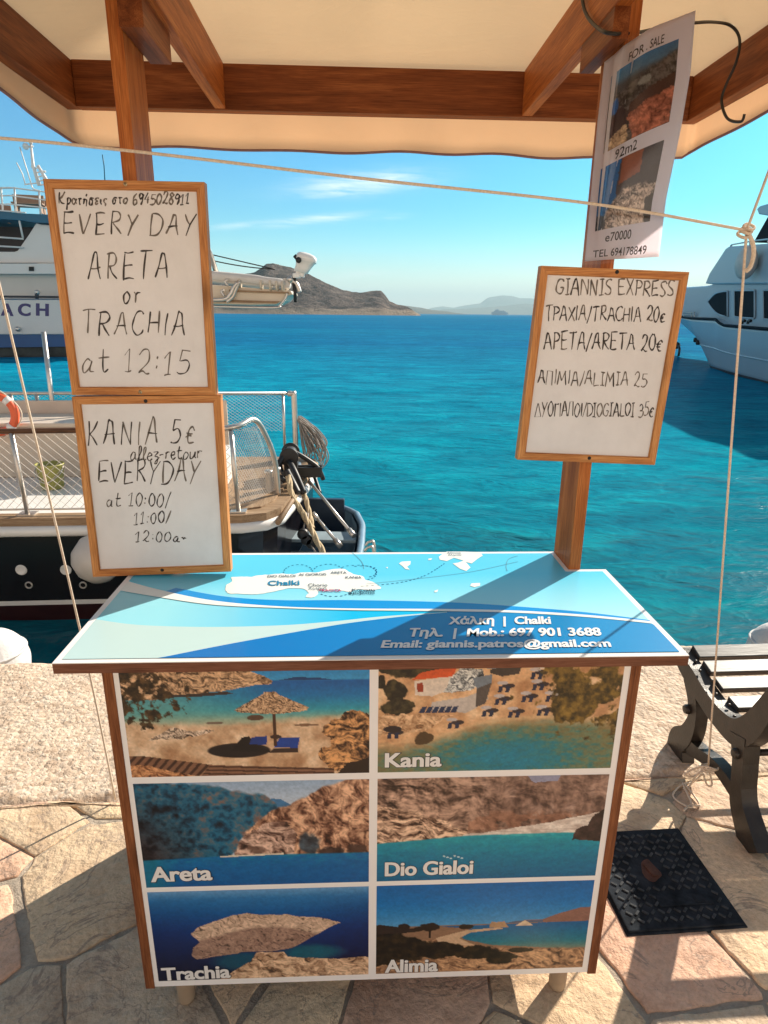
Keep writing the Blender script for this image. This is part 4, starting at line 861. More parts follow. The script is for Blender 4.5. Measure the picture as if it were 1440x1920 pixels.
    for i, (pc, cp) in enumerate(zip(pics, caps)):
        (za, zb), (xa, xb) = rows[i // 2], colsx[i % 2]
        o = pic_mesh('photo_print', pc(), lambda s, t: (xa + (xb - xa) * s, .0447, zb + (za - zb) * t), M['print'], k, PRINT_K)
        if cp:
            tx, u0, v0, u1, v1, cap = cp; a = KF.LY(u0, v0, .044); b = KF.LY(u1, v1, .044); hz = KF.LY(u0, v0 - cap, .044)[2] - a[2]
            cm = MB(); put_text(cm, tx, a, b, (0, 0, hz), .042, 0, 1, (.0006, .0000, -.0006), ref=.022, heavy=.022, nrm=(0, -1, 0)); put_text(cm, tx, a, b, (0, 0, hz), .022, 0, 0, (0, -.0004, 0), heavy=.02, nrm=(0, -1, 0))
            cm.build('caption', [flat('caption white', (238, 236, 234), .9, .4), flat('caption outline', (18, 24, 40), .9, .4)], o, recalc=False)
    for x in (-.455, .459):
        mb = MB(); mb.lathe([(.0, 0), (.019, 0), (.021, .01), (.021, .1)], (x, .088, 0), 18); mb.build('leg', M['leg'], k)
    for x in (-.44, .44):
        mb = MB(); mb.lathe([(.0, 0), (.019, 0), (.021, .01), (.021, .115)], (x, .50, 0), 18); mb.build('leg', M['leg'], k)
    # --- posts, rafters, beams
    for x0, x1 in ((-.5206, -.4917), (.5024, .532)):
        mb = MB(); mb.box(x0, x1, .4285, .5562, 0, 2.42); mb.build('post', M['post_z'], k, .0015)
    zb, zt = 2.175, 2.295
    XL, XR, YF, YN = -.866, .985, 1.1355, -.32
    mb = MB(); mb.box(XL, XR, YF, YF + .042, zb, zt); mb.build('beam', M['wood_x'], k, .002)
    mb = MB(); mb.box(XL, XR, YN - .042, YN, zb, zt); mb.build('beam', M['wood_x'], k, .002)
    mb = MB(); mb.box(XL - .042, XL - .001, YN - .042, YF + .042, zb + .001, zt); mb.build('beam', M['wood_y'], k, .002)
    mb = MB(); mb.box(XR + .001, XR + .042, YN - .042, YF + .042, zb + .001, zt); mb.build('beam', M['wood_y'], k, .002)
    for x0, x1 in ((-.459, -.427), (.467, .4995)):
        mb = MB(); mb.box(x0, x1, YN + .001, YF - .001, zb + .002, zt + .002); mb.build('rafter', M['post_y'], k, .002)
    for (u, v, xa) in ((273, 55, -.4905), (1144, 76, .5012)):
        p = KF.LY(u, v, .415); x0, x1 = sorted((xa, p[0])); mb = MB(); mb.box(x0, x1, .405, .60, p[2], p[2] + .28); mb.build('bracket', M['wood_y'], k, .002)
    # --- canvas canopy: hipped roof and hanging valance
    ox0, ox1, oy0, oy1 = XL - .05, XR + .05, YN - .05, YF + .055
    cx, cy = (ox0 + ox1) / 2, (oy0 + oy1) / 2
    def rect(t, x0, x1, y0, y1, r):     # rounded rectangle, t in 0..1
        pts = []
        for (qx, qy, a0) in ((x1 - r, y0 + r, -90), (x1 - r, y1 - r, 0), (x0 + r, y1 - r, 90), (x0 + r, y0 + r, 180)):
            pts += [(qx + r * math.cos(R(a0 + 9 * i)), qy + r * math.sin(R(a0 + 9 * i))) for i in range(11)]
        pts.append(pts[0]); d = [0]
        for a, b in zip(pts, pts[1:]): d.append(d[-1] + math.hypot(a[0] - b[0], a[1] - b[1]))
        s = t * d[-1]; i = max(j for j in range(len(d)) if d[j] <= s + 1e-9); i = min(i, len(pts) - 2)
        f = (s - d[i]) / max(1e-9, d[i + 1] - d[i]); return (pts[i][0] + (pts[i + 1][0] - pts[i][0]) * f, pts[i][1] + (pts[i + 1][1] - pts[i][1]) * f)
    n = 240; eave = [rect(i / n, ox0, ox1, oy0, oy1, .03) for i in range(n)]
    rows = []
    for q, zz in ((1, zt + .006), (.97, zt + .010), (.9, zt + .022), (.7, zt + .07), (.4, zt + .16), (.12, zt + .24), (.0, zt + .25)):
        rows.append([(cx + (x - cx) * q, cy + (y - cy) * q, zz - .012 * math.sin(math.pi * q) * abs(math.sin(i / n * 8 * math.pi))) for i, (x, y) in enumerate(eave)])
    mb = MB(); mb.grid(rows, close_v=True); can = mb.build('canopy', M['canvas'], k)
    hang = []
    def zbot(x, y):
        b = 2.083
        side = min(1, max(0, (abs(x - cx) - (ox1 - cx) + .03) / .03))
        b += side * (.012 + .03 * math.sin(min(1, max(0, (oy1 - y) / 1.2)) * math.pi * .5))
        return b + .004 * math.sin(x * 7 + y * 5) + .003 * math.sin(x * 19)
    rows = []
    for q in range(7):
        row = []
        for i, (x, y) in enumerate(eave):
            zz = zt + .006 + (zbot(x, y) - zt - .006) * q / 6
            w = .010 * math.sin(x * 6 + y * 4 + 1) * (q / 6) + .004 * math.sin(x * 23 + y * 17) * (q / 6) ** 2
            nx, ny = (x - cx) / (ox1 - cx), (y - cy) / (oy1 - cy); s = 1 if abs(nx) > abs(ny) else 0
            row.append((x + (w if s else 0) * np.sign(nx), y + (0 if s else w) * np.sign(ny), zz))
        rows.append(row)
    mb = MB(); mb.grid(rows, close_v=True); vl = mb.build('valance', M['valance'], k)
    q = vl.modifiers.new('thick', 'SOLIDIFY'); q.thickness = .003
    mb = MB(); mb.tube([(x, y, z_ - .001) for x, y, z_ in rows[-1]], .0042, 6, closed=True); mb.build('binding', M['binding'], vl)
    return k
PRINT_K = 1.08
kiosk()

# ================================================================== whiteboards on the posts
def whiteboard(label, cn, lines, screws, depth=.0255):
    """cn: photo corners TL, TR, BR, BL of the frame front"""
    YB = .4015; P = [np.array(KF.LY(u, v, YB)) for u, v in cn]; base = (P[2] + P[3]) / 2; base[1] = YB + depth
    O_ = KF.G(*base); t = thing('whiteboard_sign', label, 'whiteboard', O_, KF.yaw, 'hand lettered whiteboards on the kiosk posts')
    bl = lambda s, q: P[0] * (1 - s) * (1 - q) + P[1] * s * (1 - q) + P[2] * s * q + P[3] * (1 - s) * q
    w, h = np.linalg.norm(P[1] - P[0]), np.linalg.norm(P[3] - P[0]); fs, fq = .0166 / w, .0166 / h
    d = np.array([0, depth, 0]); fr_ = MB()
    o = [bl(0, 0), bl(1, 0), bl(1, 1), bl(0, 1)]; i = [bl(fs, fq), bl(1 - fs, fq), bl(1 - fs, 1 - fq), bl(fs, 1 - fq)]
    def bar(a, b): 
        m = MB(); m.prism([o[a], o[b], i[b], i[a]], d); return m
    fh = MB()
    for a, b in ((0, 1), (2, 3)):
        g = bar(a, b); k = len(fh.v); fh.v += g.v; fh.f += [tuple(q + k for q in f) for f in g.f]; fh.m += [0] * len(g.f); fh.sm += g.sm
    for a, b in ((1, 2), (3, 0)):
        g = bar(a, b); k = len(fh.v); fh.v += g.v; fh.f += [tuple(q + k for q in f) for f in g.f]; fh.m += [1] * len(g.f); fh.sm += g.sm
    # rounded inner step of the moulding
    i2 = [bl(fs * 1.08, fq * 1.08), bl(1 - fs * 1.08, fq * 1.08), bl(1 - fs * 1.08, 1 - fq * 1.08), bl(fs * 1.08, 1 - fq * 1.08)]
    dd = np.array([0, .0022, 0])
    for a in range(4): b = (a + 1) % 4; fh.prism([i[a] + dd, i[b] + dd, i2[b] + dd * 1.6, i2[a] + dd * 1.6], d * .6, a % 2)
    shift(fh, base); fh.build('frame', [M['pine_x'], M['pine_z']], t, .0016)
    bd = MB(); e = np.array([0, .0055, 0]); bd.prism([q + e for q in i], (0, .006, 0)); shift(bd, base); bo = bd.build('writing_surface', M['board_white'], t)
    yb = YB + .0050
    for j, (s, u0, v0, u1, v1, cap, wd, m) in enumerate(lines):
        a = KF.LY(u0, v0, yb); b = KF.LY(u1, v1, yb); c = KF.LY(u0, v0 - cap, yb)
        tx = MB(); write(tx, s, a, b, np.array(c) - np.array(a), wd, m, seed=j * 7, gap=GAPS.get(s, .2), jit=.036, slant=.07); shift(tx, base); tx.build('handwriting', [M['ink'], M['ink_faded']], t, recalc=False)
    for u, v, br in screws:
        a = np.array(KF.LY(u, v, YB)); sc = MB(); sc.lathe([(0, 0), (.0012, .0), (.0042, .0012), (.0045, .003)], (a[0], YB - .0016, a[2]), 14, 0, 1); sc.box(a[0] - .0022, a[0] + .0022, YB - .0019, YB - .0014, a[2] - .0005, a[2] + .0005, 1); sc.box(a[0] - .0005, a[0] + .0005, YB - .0021, YB - .0015, a[2] - .0022, a[2] + .0022, 1)
        shift(sc, base); sc.build('screw', [M['screw'] if br else M['dark_hole'], M['dark_hole']], t)
    return t
GAPS = {'EVERY DAY': .3, 'ARETA': .28, 'TRACHIA': .26, 'at 12:15': .22, 'KANIA 5€': .32, 'EVERYDAY': .2, 'ΔYOΓIAΛOI/DJOGJALOJ 35€': .1, 'TPAXIA/TRACHIA 20€': .1, 'APETA/ARETA 20€': .12, 'AΛIMIA/ALJMJA 25': .14, 'GJANNJS EXPRESS': .12, 'κρατήσεις στο 6945028911': .14, 'allez-retour': .08}
whiteboard('framed whiteboard with ARETA or TRACHIA at 12:15, upper board on the left post', [(80, 335), (383, 341), (405, 741), (135, 741)], [
    ('κρατήσεις στο 6945028911', 110, 383, 354, 383, 21, .0030, 0), ('EVERY DAY', 118, 437, 364, 443, 40, .0034, 1), ('ARETA', 165, 525, 314, 524, 50, .0033, 0), ('or', 230, 571, 262, 571, 40, .0031, 0),
    ('TRACHIA', 153, 626, 345, 627, 42, .0033, 0), ('at 12:15', 153, 697, 354, 701, 46, .0029, 1)], [(235, 345, 1), (263, 735, 1)])
whiteboard('framed whiteboard with KANIA 5€ EVERYDAY, lower one on the left post', [(134, 744), (413, 741), (433, 1072), (174, 1082)], [
    ('KANIA 5€', 164, 835, 362, 832, 45, .0033, 0), ('allez-retour', 244, 864, 377, 859, 25, .0026, 0), ('EVERYDAY', 184, 906, 372, 903, 40, .0033, 0), ('at 10:00/', 199, 951, 318, 949, 25, .0028, 0), ('11:00/', 250, 984, 318, 981, 22, .0028, 0), ('12:00am', 253, 1016, 349, 1016, 20, .0026, 0)], [(273, 752, 0), (304, 1069, 0)])
whiteboard('tilted framed whiteboard with GIANNIS EXPRESS price list on the right post', [(1015, 498), (1293, 510), (1228, 872), (970, 862)], [
    ('GJANNJS EXPRESS', 1042, 552, 1262, 556, 29, .0030, 1), ('TPAXIA/TRACHIA 20€', 1022, 601, 1246, 604, 27, .0030, 0), ('APETA/ARETA 20€', 1019, 655, 1240, 658, 31, .0030, 0), ('AΛIMIA/ALJMJA 25', 1008, 719, 1212, 726, 26, .0028, 1), ('ΔYOΓIAΛOI/DJOGJALOJ 35€', 1003, 781, 1224, 781, 25, .0028, 0)], [(1157, 510, 0), (1105, 859, 0)])

# ================================================================== poster in a plastic sleeve
def poster():
    LE = [(0, 1128, 113, .47), (.28, 1114, 230, .455), (.55, 1106, 320, .45), (.8, 1098, 410, .44), (1, 1090, 497, .43)]
    RE = [(0, 1312, 8, .375), (.28, 1302, 130, .38), (.55, 1284, 235, .385), (.8, 1255, 370, .395), (1, 1240, 490, .395)]
    L = np.array([KF.LY(u, v, y) for _, u, v, y in LE]); Rr = np.array([KF.LY(u, v, y) for _, u, v, y in RE]); tt = [q[0] for q in LE]
    def sf(s, t, off=0):
        a = np.array([np.interp(t, tt, L[:, k]) for k in range(3)]); b = np.array([np.interp(t, tt, Rr[:, k]) for k in range(3)])
        p = a * (1 - s) + b * s
        g = math.exp(-((s - .42 + .12 * t) / .2) ** 2)
        p[1] -= .022 * g * (1 - .4 * t) + .004 * math.sin(5 * s + 7 * t) * (1 - abs(2 * s - 1)) ; p[2] += .012 * math.sin(math.pi * s) * (1 - t)
        p[1] = min(p[1], .418 if .15 < s < .75 else 9)
        p[1] -= off; return p
    base = np.array(KF.LY(1165, 495, .42)); O_ = KF.G(*base)
    t = thing('for_sale_poster', 'curled FOR SALE poster with two house pictures in a clear sleeve, on the right post', 'poster', O_, KF.yaw)
    def surf(s0, s1, t0, t1, ns, nt, off, name, mat, thick=False):
        mb = MB(); mb.grid([[sf(s0 + (s1 - s0) * i / ns, t0 + (t1 - t0) * j / nt, off) for i in range(ns + 1)] for j in range(nt + 1)]); shift(mb, base); return mb.build(name, mat, t, recalc=False)
    paper, n, b = new_mat('poster paper'); b.inputs['Base Color'].default_value = (.88, .84, .87, 1); b.inputs['Roughness'].default_value = .5
    tr = n.add('ShaderNodeBsdfTranslucent'); tr.inputs[0].default_value = (.9, .85, .89, 1); mx = n.add('ShaderNodeMixShader'); mx.inputs[0].default_value = .58
    n.link(b.outputs[0], mx.inputs[1]); n.link(tr.outputs[0], mx.inputs[2]); n.link(mx.outputs[0], n.n['Material Output'].inputs[0])
    sh = surf(.035, .965, .02, .985, 28, 44, 0, 'sheet', paper); q = sh.modifiers.new('t', 'SOLIDIFY'); q.thickness = .0004
    slv, n, b = new_mat('clear sleeve'); g = n.add('ShaderNodeBsdfGlossy'); g.inputs['Roughness'].default_value = .12; tp = n.add('ShaderNodeBsdfTransparent'); mx = n.add('ShaderNodeMixShader')
    fz = n.add('ShaderNodeFresnel'); fz.inputs[0].default_value = 1.4; n.link(fz.outputs[0], mx.inputs[0]); n.link(tp.outputs[0], mx.inputs[1]); n.link(g.outputs[0], mx.inputs[2]); n.link(mx.outputs[0], n.n['Material Output'].inputs[0])
    surf(0, 1, 0, 1, 28, 44, .0016, 'sleeve', slv)
    def house(seed):
        p = Pic(70, 62, 1.05)
        if seed == 1:
            p.a[:] = p.grad(p.t, [(0, (70, 130, 176)), (.12, (90, 130, 160)), (.2, (84, 84, 88))])
            p.put(p.under([(0, .3), (.5, .2), (1, .1)], .05, .1), rock(p, (44, 38, 38), (116, 108, 104), 3, 8)); p.put(p.poly([(.3, .5), (.5, .42), (1, .36), (1, .6), (.3, .62)], .03), (84, 52, 40))
            p.put(p.poly([(.28, .62), (.6, .56), (1, .52), (1, 1), (.4, 1)], .06), rock(p, (120, 66, 50), (196, 130, 104), 8, 7)); p.put(p.poly([(0, .55), (.2, .45), (.3, .6), (.28, .9), (0, .8)], .04), (66, 46, 48)); p.put(p.poly([(0, .82), (.3, .75), (.34, 1.1), (0, 1.1)], .06), rock(p, (110, 86, 66), (204, 180, 150), 5, 9)); p.put(p.ell(.06, .42, .05, .1), (50, 100, 160)); p.put(p.ell(.5, .3, .12, .05, 1.2), (150, 150, 146))
        else:
            p.a[:] = (66, 60, 70); p.put(p.poly([(-.1, -.1), (.3, -.1), (.26, .4), (.3, .7), (.2, 1.1), (-.1, 1.1)], .05), (24, 110, 170)); p.put(p.poly([(.3, -.1), (.66, -.1), (.66, .3), (.3, .4)], .05), (146, 84, 58))
            p.put(p.under([(0, 1), (.25, .6), (.4, .48), (1, .5)], .05, .1), rock(p, (50, 40, 40), (198, 184, 176), 13, 12)); p.put(p.ell(.6, .85, .3, .2, 1.5), rock(p, (110, 90, 80), (214, 200, 190), 23, 14)); p.put(p.poly([(.85, .7), (1.1, .6), (1.1, 1.1), (.9, 1.1)], .05), (60, 54, 58)); p.put(p.ell(.06, .92, .1, .14, 1.), (50, 56, 70))
        return p
    for sd, (s0, s1, t0, t1) in ((1, (.13, .82, .115, .5)), (2, (.12, .8, .575, .865))):
        o = pic_mesh('house_picture', house(sd), lambda s, q: tuple(sf(s0 + (s1 - s0) * s, t0 + (t1 - t0) * q, .0006) - base), M['paper_print'], t, 1.05)
    for s, a, b_, v, cap, bold in (('FOR . SALE', .26, .66, .105, .038, .006), ('92m2', .24, .48, .565, .05, .006), ('e70000', .24, .58, .915, .034, .006), ('TEL 694178849', .12, .80, .972, .030, .006)):
        tx = MB(); put_text(tx, s, (a, v, 0), (b_, v, 0), (0, -cap, 0), bold)
        tx.v = [tuple(sf(x, y, .0009) - base) for x, y, _ in tx.v]; tx.build('lettering', M['ink'], t, recalc=False)
poster()

# ================================================================== cords and cable
def sag(a, b, d, n=24): return [np.array(a) * (1 - i / n) + np.array(b) * i / n - np.array([0, 0, d * 4 * (i / n) * (1 - i / n)]) for i in range(n + 1)]
def braid(path, r, turns=260):
    return path
def cord(name, label, path, r, mat, cat='rope', n=8):
    mb = MB(); mb.tube(path, r, n); base = np.array(path[0]); shift(mb, base); o = mb.build(name, mat); o.location = tuple(base); tag(o, label, cat); return o
YC = .378
knot = KF.G(*KF.LY(1400, 432, YC)); e0 = KF.G(*KF.LY(-240, 246, YC))
mid = KF.G(*KF.LY(700, 337, YC))
cord('line_rope', 'thin cream cord stretched across the kiosk in front of both posts', [np.array(p) for p in cr([e0, KF.G(*KF.LY(0, 259, YC)), KF.G(*KF.LY(280, 287, YC)), mid, KF.G(*KF.LY(1110, 382, YC)), knot], 8)], .0030, M['rope'])
bench_tie = None
BF = Fr((1.155, 1.545, 0), 4.0)
tie = BF.G(*BF.LX(1328, 1436, -.012))
cord('guy_cord', 'pale cord from the canopy down to the foot of the black bench', [np.array(KF.G(*KF.LY(1497, 172, YC)))] + [np.array(p) for p in sag(knot, tie, .0, 16)], .0030, M['rope'])
mb = MB()
for a, b, c in ((0, 0, 0), (.006, .004, .007), (-.005, .003, -.008)): mb.tube(cr([np.array(knot) + np.array(q) * .011 + [a, b, c] for q in ((1, 0, 0), (0, 1, .7), (-1, 0, 0), (0, -1, -.7))], 5, True), .0032, 6, closed=True)
mb.tube(cr([knot, KF.G(*KF.LY(1411, 455, YC)), KF.G(*KF.LY(1413, 478, YC)), KF.G(*KF.LY(1407, 500, YC)), KF.G(*KF.LY(1399, 508, YC - .004))], 6), .0046, 8)
shift(mb, knot); o = mb.build('rope_knot', M['rope']); o.location = knot; tag(o, 'knot with a short loose tail joining the two cream cords', 'knot')
lc = [KF.G(-1.0, .75, 2.12), KF.G(-.971, .75, 1.652), KF.G(-.896, .75, .656), KF.G(-.862, .75, .012)]
cord('guy_cord', 'pale cord running down past the left end of the counter to the quay', [np.array(p) for p in cr(lc, 6)], .0034, M['rope'])
mb = MB(); t0 = np.array(tie)
for i in range(3): mb.tube(cr([t0 + np.array(q) for q in ((-.02, -.03, .01 * i), (.012, -.035, .014), (.03, .0, -.01 + .012 * i), (.0, .03, -.02), (-.03, .0, .0))], 5, True), .0032, 6, closed=True)
g = lambda u, v, z=.02: WD.LZ(u, v, z)
for L in ([(1328, 1436, .12), (1305, 1440, .09), (1285, 1452, .06), (1300, 1456, .05), (1322, 1440, .10)], [(1328, 1440, .1), (1335, 1470, .06), (1326, 1472, .05), (1318, 1450, .08)],
          [(1316, 1452, .07), (1300, 1466, .012), (1278, 1472, .008), (1262, 1490, .006), (1275, 1505, .006), (1298, 1512, .006), (1280, 1468, .012), (1312, 1508, .006), (1294, 1510, .006), (1282, 1520, .006)], [(1330, 1442, .1), (1308, 1452, .08), (1296, 1470, .012), (1292, 1475, .008)]):
    mb.tube(cr([g(*q) for q in L], 6), .0034, 6)
shift(mb, tie); o = mb.build('rope_end', M['rope']); o.location = tie; tag(o, 'loose tangled cord end tied round the bench foot', 'rope')
cb = [KF.G(*KF.LX(u, v, x)) for u, v, x in ((1396, 214, .955), (1389, 228, .955), (1364, 222, .955), (1353, 190, .955), (1361, 160, .955), (1379, 120, .955), (1387, 85, .955), (1383, 62, .95), (1368, 47, .92), (1345, 42, .87), (1312, 42, .78), (1250, 50, .65), (1190, 62, .53), (1142, 62, .458), (1118, 50, .458), (1100, 28, .458), (1092, 0, .458), (1086, -60, .458))]
cord('power_cable', 'black cable looped along the rafter and right beam of the canopy', cr(cb, 8), .0036, M['cable'], 'cable')

# ================================================================== bench
def strip(path, w):
    P = [np.array(p, float) for p in cr(path, 7)]; n = len(P); L = []; Rr = []
    ws = np.interp(np.linspace(0, 1, n), np.linspace(0, 1, len(w)), w) if hasattr(w, '__len__') else [w] * n
    for i in range(n):
        t = P[min(i + 1, n - 1)] - P[max(i - 1, 0)]; t /= np.linalg.norm(t); s = np.array([-t[1], t[0]])
        L.append(P[i] + s * ws[i] / 2); Rr.append(P[i] - s * ws[i] / 2)
    return L, Rr
def sbar(mb, path, w, x0, x1, m=0):
    L, Rr = strip(path, w)
    rows = [[(x0, *p) for p in L], [(x1, *p) for p in L], [(x1, *p) for p in Rr], [(x0, *p) for p in Rr]]
    mb.grid(rows, m, False, close_u=True); mb.face([r[0] for r in rows], m); mb.face([r[-1] for r in rows][::-1], m)
def bench():
    t = frame_thing('park_bench', 'black cast iron bench with worn grey slats on the quay edge', 'bench', BF)
    for X0 in (0, 1.42):
        mb = MB()
        sbar(mb, [(.602, .385), (.56, .365), (.49, .345), (.40, .32), (.30, .305), (.205, .315), (.145, .375), (.10, .47), (.055, .58), (.0, .72), (-.03, .82)], [.05, .06, .075, .07, .075, .09, .085, .07, .06, .05, .04], X0, X0 + .05)
        sbar(mb, [(.50, .33), (.455, .27), (.435, .2), (.455, .12), (.50, .06), (.50, .0)], [.06, .055, .05, .075, .10, .12], X0 + .002, X0 + .048)
        sbar(mb, [(.185, .32), (.16, .24), (.145, .16), (.125, .10), (.075, .045), (.03, .0)], [.08, .055, .055, .07, .085, .10], X0 - .002, X0 + .052)
        sbar(mb, [(.44, .085), (.36, .105), (.27, .13), (.16, .12)], [.06, .045, .04, .05], X0 + .004, X0 + .046)
        for y, z in ((.462, .225), (.17, .262)): mb.lathe([(0, -.016), (.014, -.014), (.018, -.006), (.018, .0), (.018, .06), (0, .066)], (X0, y, z), 14, 0, 0)
        for i in range(7): mb.sphere((X0 + .018 + .014 * (i % 2), .57 - .055 * i, .398 - .006 * i - .012 * (i > 3)), .006, 8)
        f = mb.build('end_frame', M['iron'], t, .004)
    def slat(y, z, w, ang, name):
        c, s = math.cos(ang), math.sin(ang); mb = MB(); mb.obox((.735, y, z), [(1, 0, 0), (0, c, s), (0, -s, c)], (.685, w / 2, .011)); mb.build(name, M['slat'], t, .003)
    for y, z, a in ((.555, .402, .3), (.475, .385, .22), (.398, .366, .2), (.305, .35, .1), (.215, .345, -.1)): slat(y, z, .06, a, 'seat_slat')
    for q in (.45, .56, .67, .78): slat(.148 - (q - .42) * .44, q, .065, -1.15 + math.pi, 'back_slat')
    mb = MB(); mb.tube([(0, .17, .262), (1.45, .17, .262)], .011, 10); mb.tube([(.0, .462, .225), (1.45, .462, .225)], .011, 10); mb.build('tie_rod', M['iron'], t)
bench()

# ================================================================== manhole cover
def manhole():
    c = [WD.LZ(u, v, .012) for u, v in ((1138, 1551), (1272, 1549), (1404, 1735), (1176, 1751))]
    P = [np.array(q) for q in c]; base = np.array([P.__getitem__(0)[0] * .5 + P[2][0] * .5, P[0][1] * .5 + P[2][1] * .5, 0])
    P[0] = P[1] + (P[3] - P[2]) * .96 + np.array([-.01, .0, 0])
    bl = lambda s, q: P[0] * (1 - s) * (1 - q) + P[1] * s * (1 - q) + P[2] * s * q + P[3] * (1 - s) * q
    t = thing('manhole_cover', 'dark square iron access cover with raised tread beside the kiosk', 'manhole cover', tuple(base))
    iron = pm('blue black tread iron', (.024, .028, .034), .85, .5, 22, spec=.04, bmp=.6, bscale=90, bdist=.003); rust = pm('rust', (.075, .026, .013), .85, .4, 40, bmp=.5, bscale=150)
    mb = MB(); mb.prism([q - [0, 0, .006] for q in P], (0, 0, -.04)); mb.prism([bl(.02, .02), bl(.98, .02), bl(.98, .98), bl(.02, .98)], (0, 0, -.03))
    shift(mb, base); mb.build('plate', iron, t, .003)
    mb = MB()
    for i in range(13):
        for j in range(13):
            s, q = .06 + .88 * (i + .5) / 13, .06 + .88 * (j + .5) / 13
            if .36 < s < .58 and .3 < q < .62 or .38 < s < .86 and .68 < q < .83: continue
            a = .7 if (i + j) % 2 else -.7; e = .026
            p0, p1 = bl(s - e * math.cos(a), q - e * math.sin(a)), bl(s + e * math.cos(a), q + e * math.sin(a)); d = (p1 - p0) / np.linalg.norm(p1 - p0)
            mb.obox((p0 + p1) / 2 + [0, 0, .0015], [d, np.cross([0, 0, 1], d), (0, 0, 1)], (np.linalg.norm(p1 - p0) / 2, .0035, .0019))
    for q in ((.01, 0), (.97, 0)): pass
    shift(mb, base); mb.build('tread_pattern', pm('worn tread iron', (.055, .058, .062), .75, .5, 40, spec=.06), t, .0012)
    mb = MB(); mb.prism([bl(.38, .70), bl(.84, .70), bl(.84, .80), bl(.38, .80)], (0, 0, .0035)); mb.prism([bl(.70, .715) + [0, 0, .0035], bl(.82, .715) + [0, 0, .0035], bl(.82, .785) + [0, 0, .0035], bl(.70, .785) + [0, 0, .0035]], (0, 0, .002)); shift(mb, base); mb.build('name_plate', iron, t, .001)
    mb = MB(); A = [bl(.475 + .075 * math.cos(q) * (1 + .2 * math.sin(3 * q)), .455 + .12 * math.sin(q) * (1 + .22 * math.cos(2 * q + 1))) for q in np.linspace(0, 2 * math.pi, 22)[:-1]]; mb.prism([q + [0, 0, .0004] for q in A], (0, 0, .001)); b = [bl(.44, .40), bl(.49, .40), bl(.515, .52), bl(.465, .52)]
    mb.prism([q + [0, 0, .0016] for q in b], (0, 0, .004)); shift(mb, base); mb.build('lifting_eye', rust, t, .001)
    mb = MB()
    for a, b in ((0, 1), (1, 2), (2, 3), (3, 0)):
        p, q = P[a], P[b]; d = (q - p) / np.linalg.norm(q - p); n_ = np.cross([0, 0, 1], d); m_ = (p + q) / 2
        s = 1 if (m_ + n_ * .02 - base)[:2] @ (m_ - base)[:2] > (m_ - base)[:2] @ (m_ - base)[:2] else -1
        mb.obox(m_ + n_ * s * .008 - [0, 0, .037], [d, n_, (0, 0, 1)], (np.linalg.norm(q - p) / 2 + .006, .006, .018))
    shift(mb, base); mb.build('rim', iron, t, .002)
manhole()

# ================================================================== fenders at the quay edge
def quay_fender(label, u, v, y, r):
    c = np.array(WD.LY(u, v, y)); t = thing('quay_fender', label, 'fender', tuple(c), 0, 'white fenders hanging at the quay edge')
    mb = MB(); rows = []
    for i in range(29):
        a = math.pi * i / 28; rr = r * math.sin(a); row = []
        for j in range(40):
            b = 2 * math.pi * j / 40; w = 1 + .012 * math.sin(b * 9 + 3 * a) * math.sin(a) + .015 * math.sin(b * 4 + a * 5)
            row.append((rr * w * math.cos(b), rr * w * math.sin(b), r * 1.1 * math.cos(a)))
        rows.append(row)
    mb.grid(rows, close_v=True); mb.build('cover', M['fabric_white'], t)
    mb = MB(); mb.tube([(r * 1.012 * math.sin(1.15) * math.cos(2 * math.pi * i / 40), r * 1.012 * math.sin(1.15) * math.sin(2 * math.pi * i / 40), r * 1.1 * math.cos(1.15)) for i in range(40)], r * .045, 8, closed=True); mb.build('seam', M['fabric_white'], t)
    mb = MB(); mb.tube([(0, 0, r * 1.09), (0, -.02, r * 1.3), (0, -.12, r * 1.25 if c[2] > 0 else -c[2] + .02)], .006, 8); mb.build('lanyard', M['rope'], t)
quay_fender('white cloth covered fender at the quay edge below the black boat', -12, 1245, 2.93, .175)
quay_fender('white fender showing over the quay edge behind the bench', 1462, 1228, 3.10, .17)

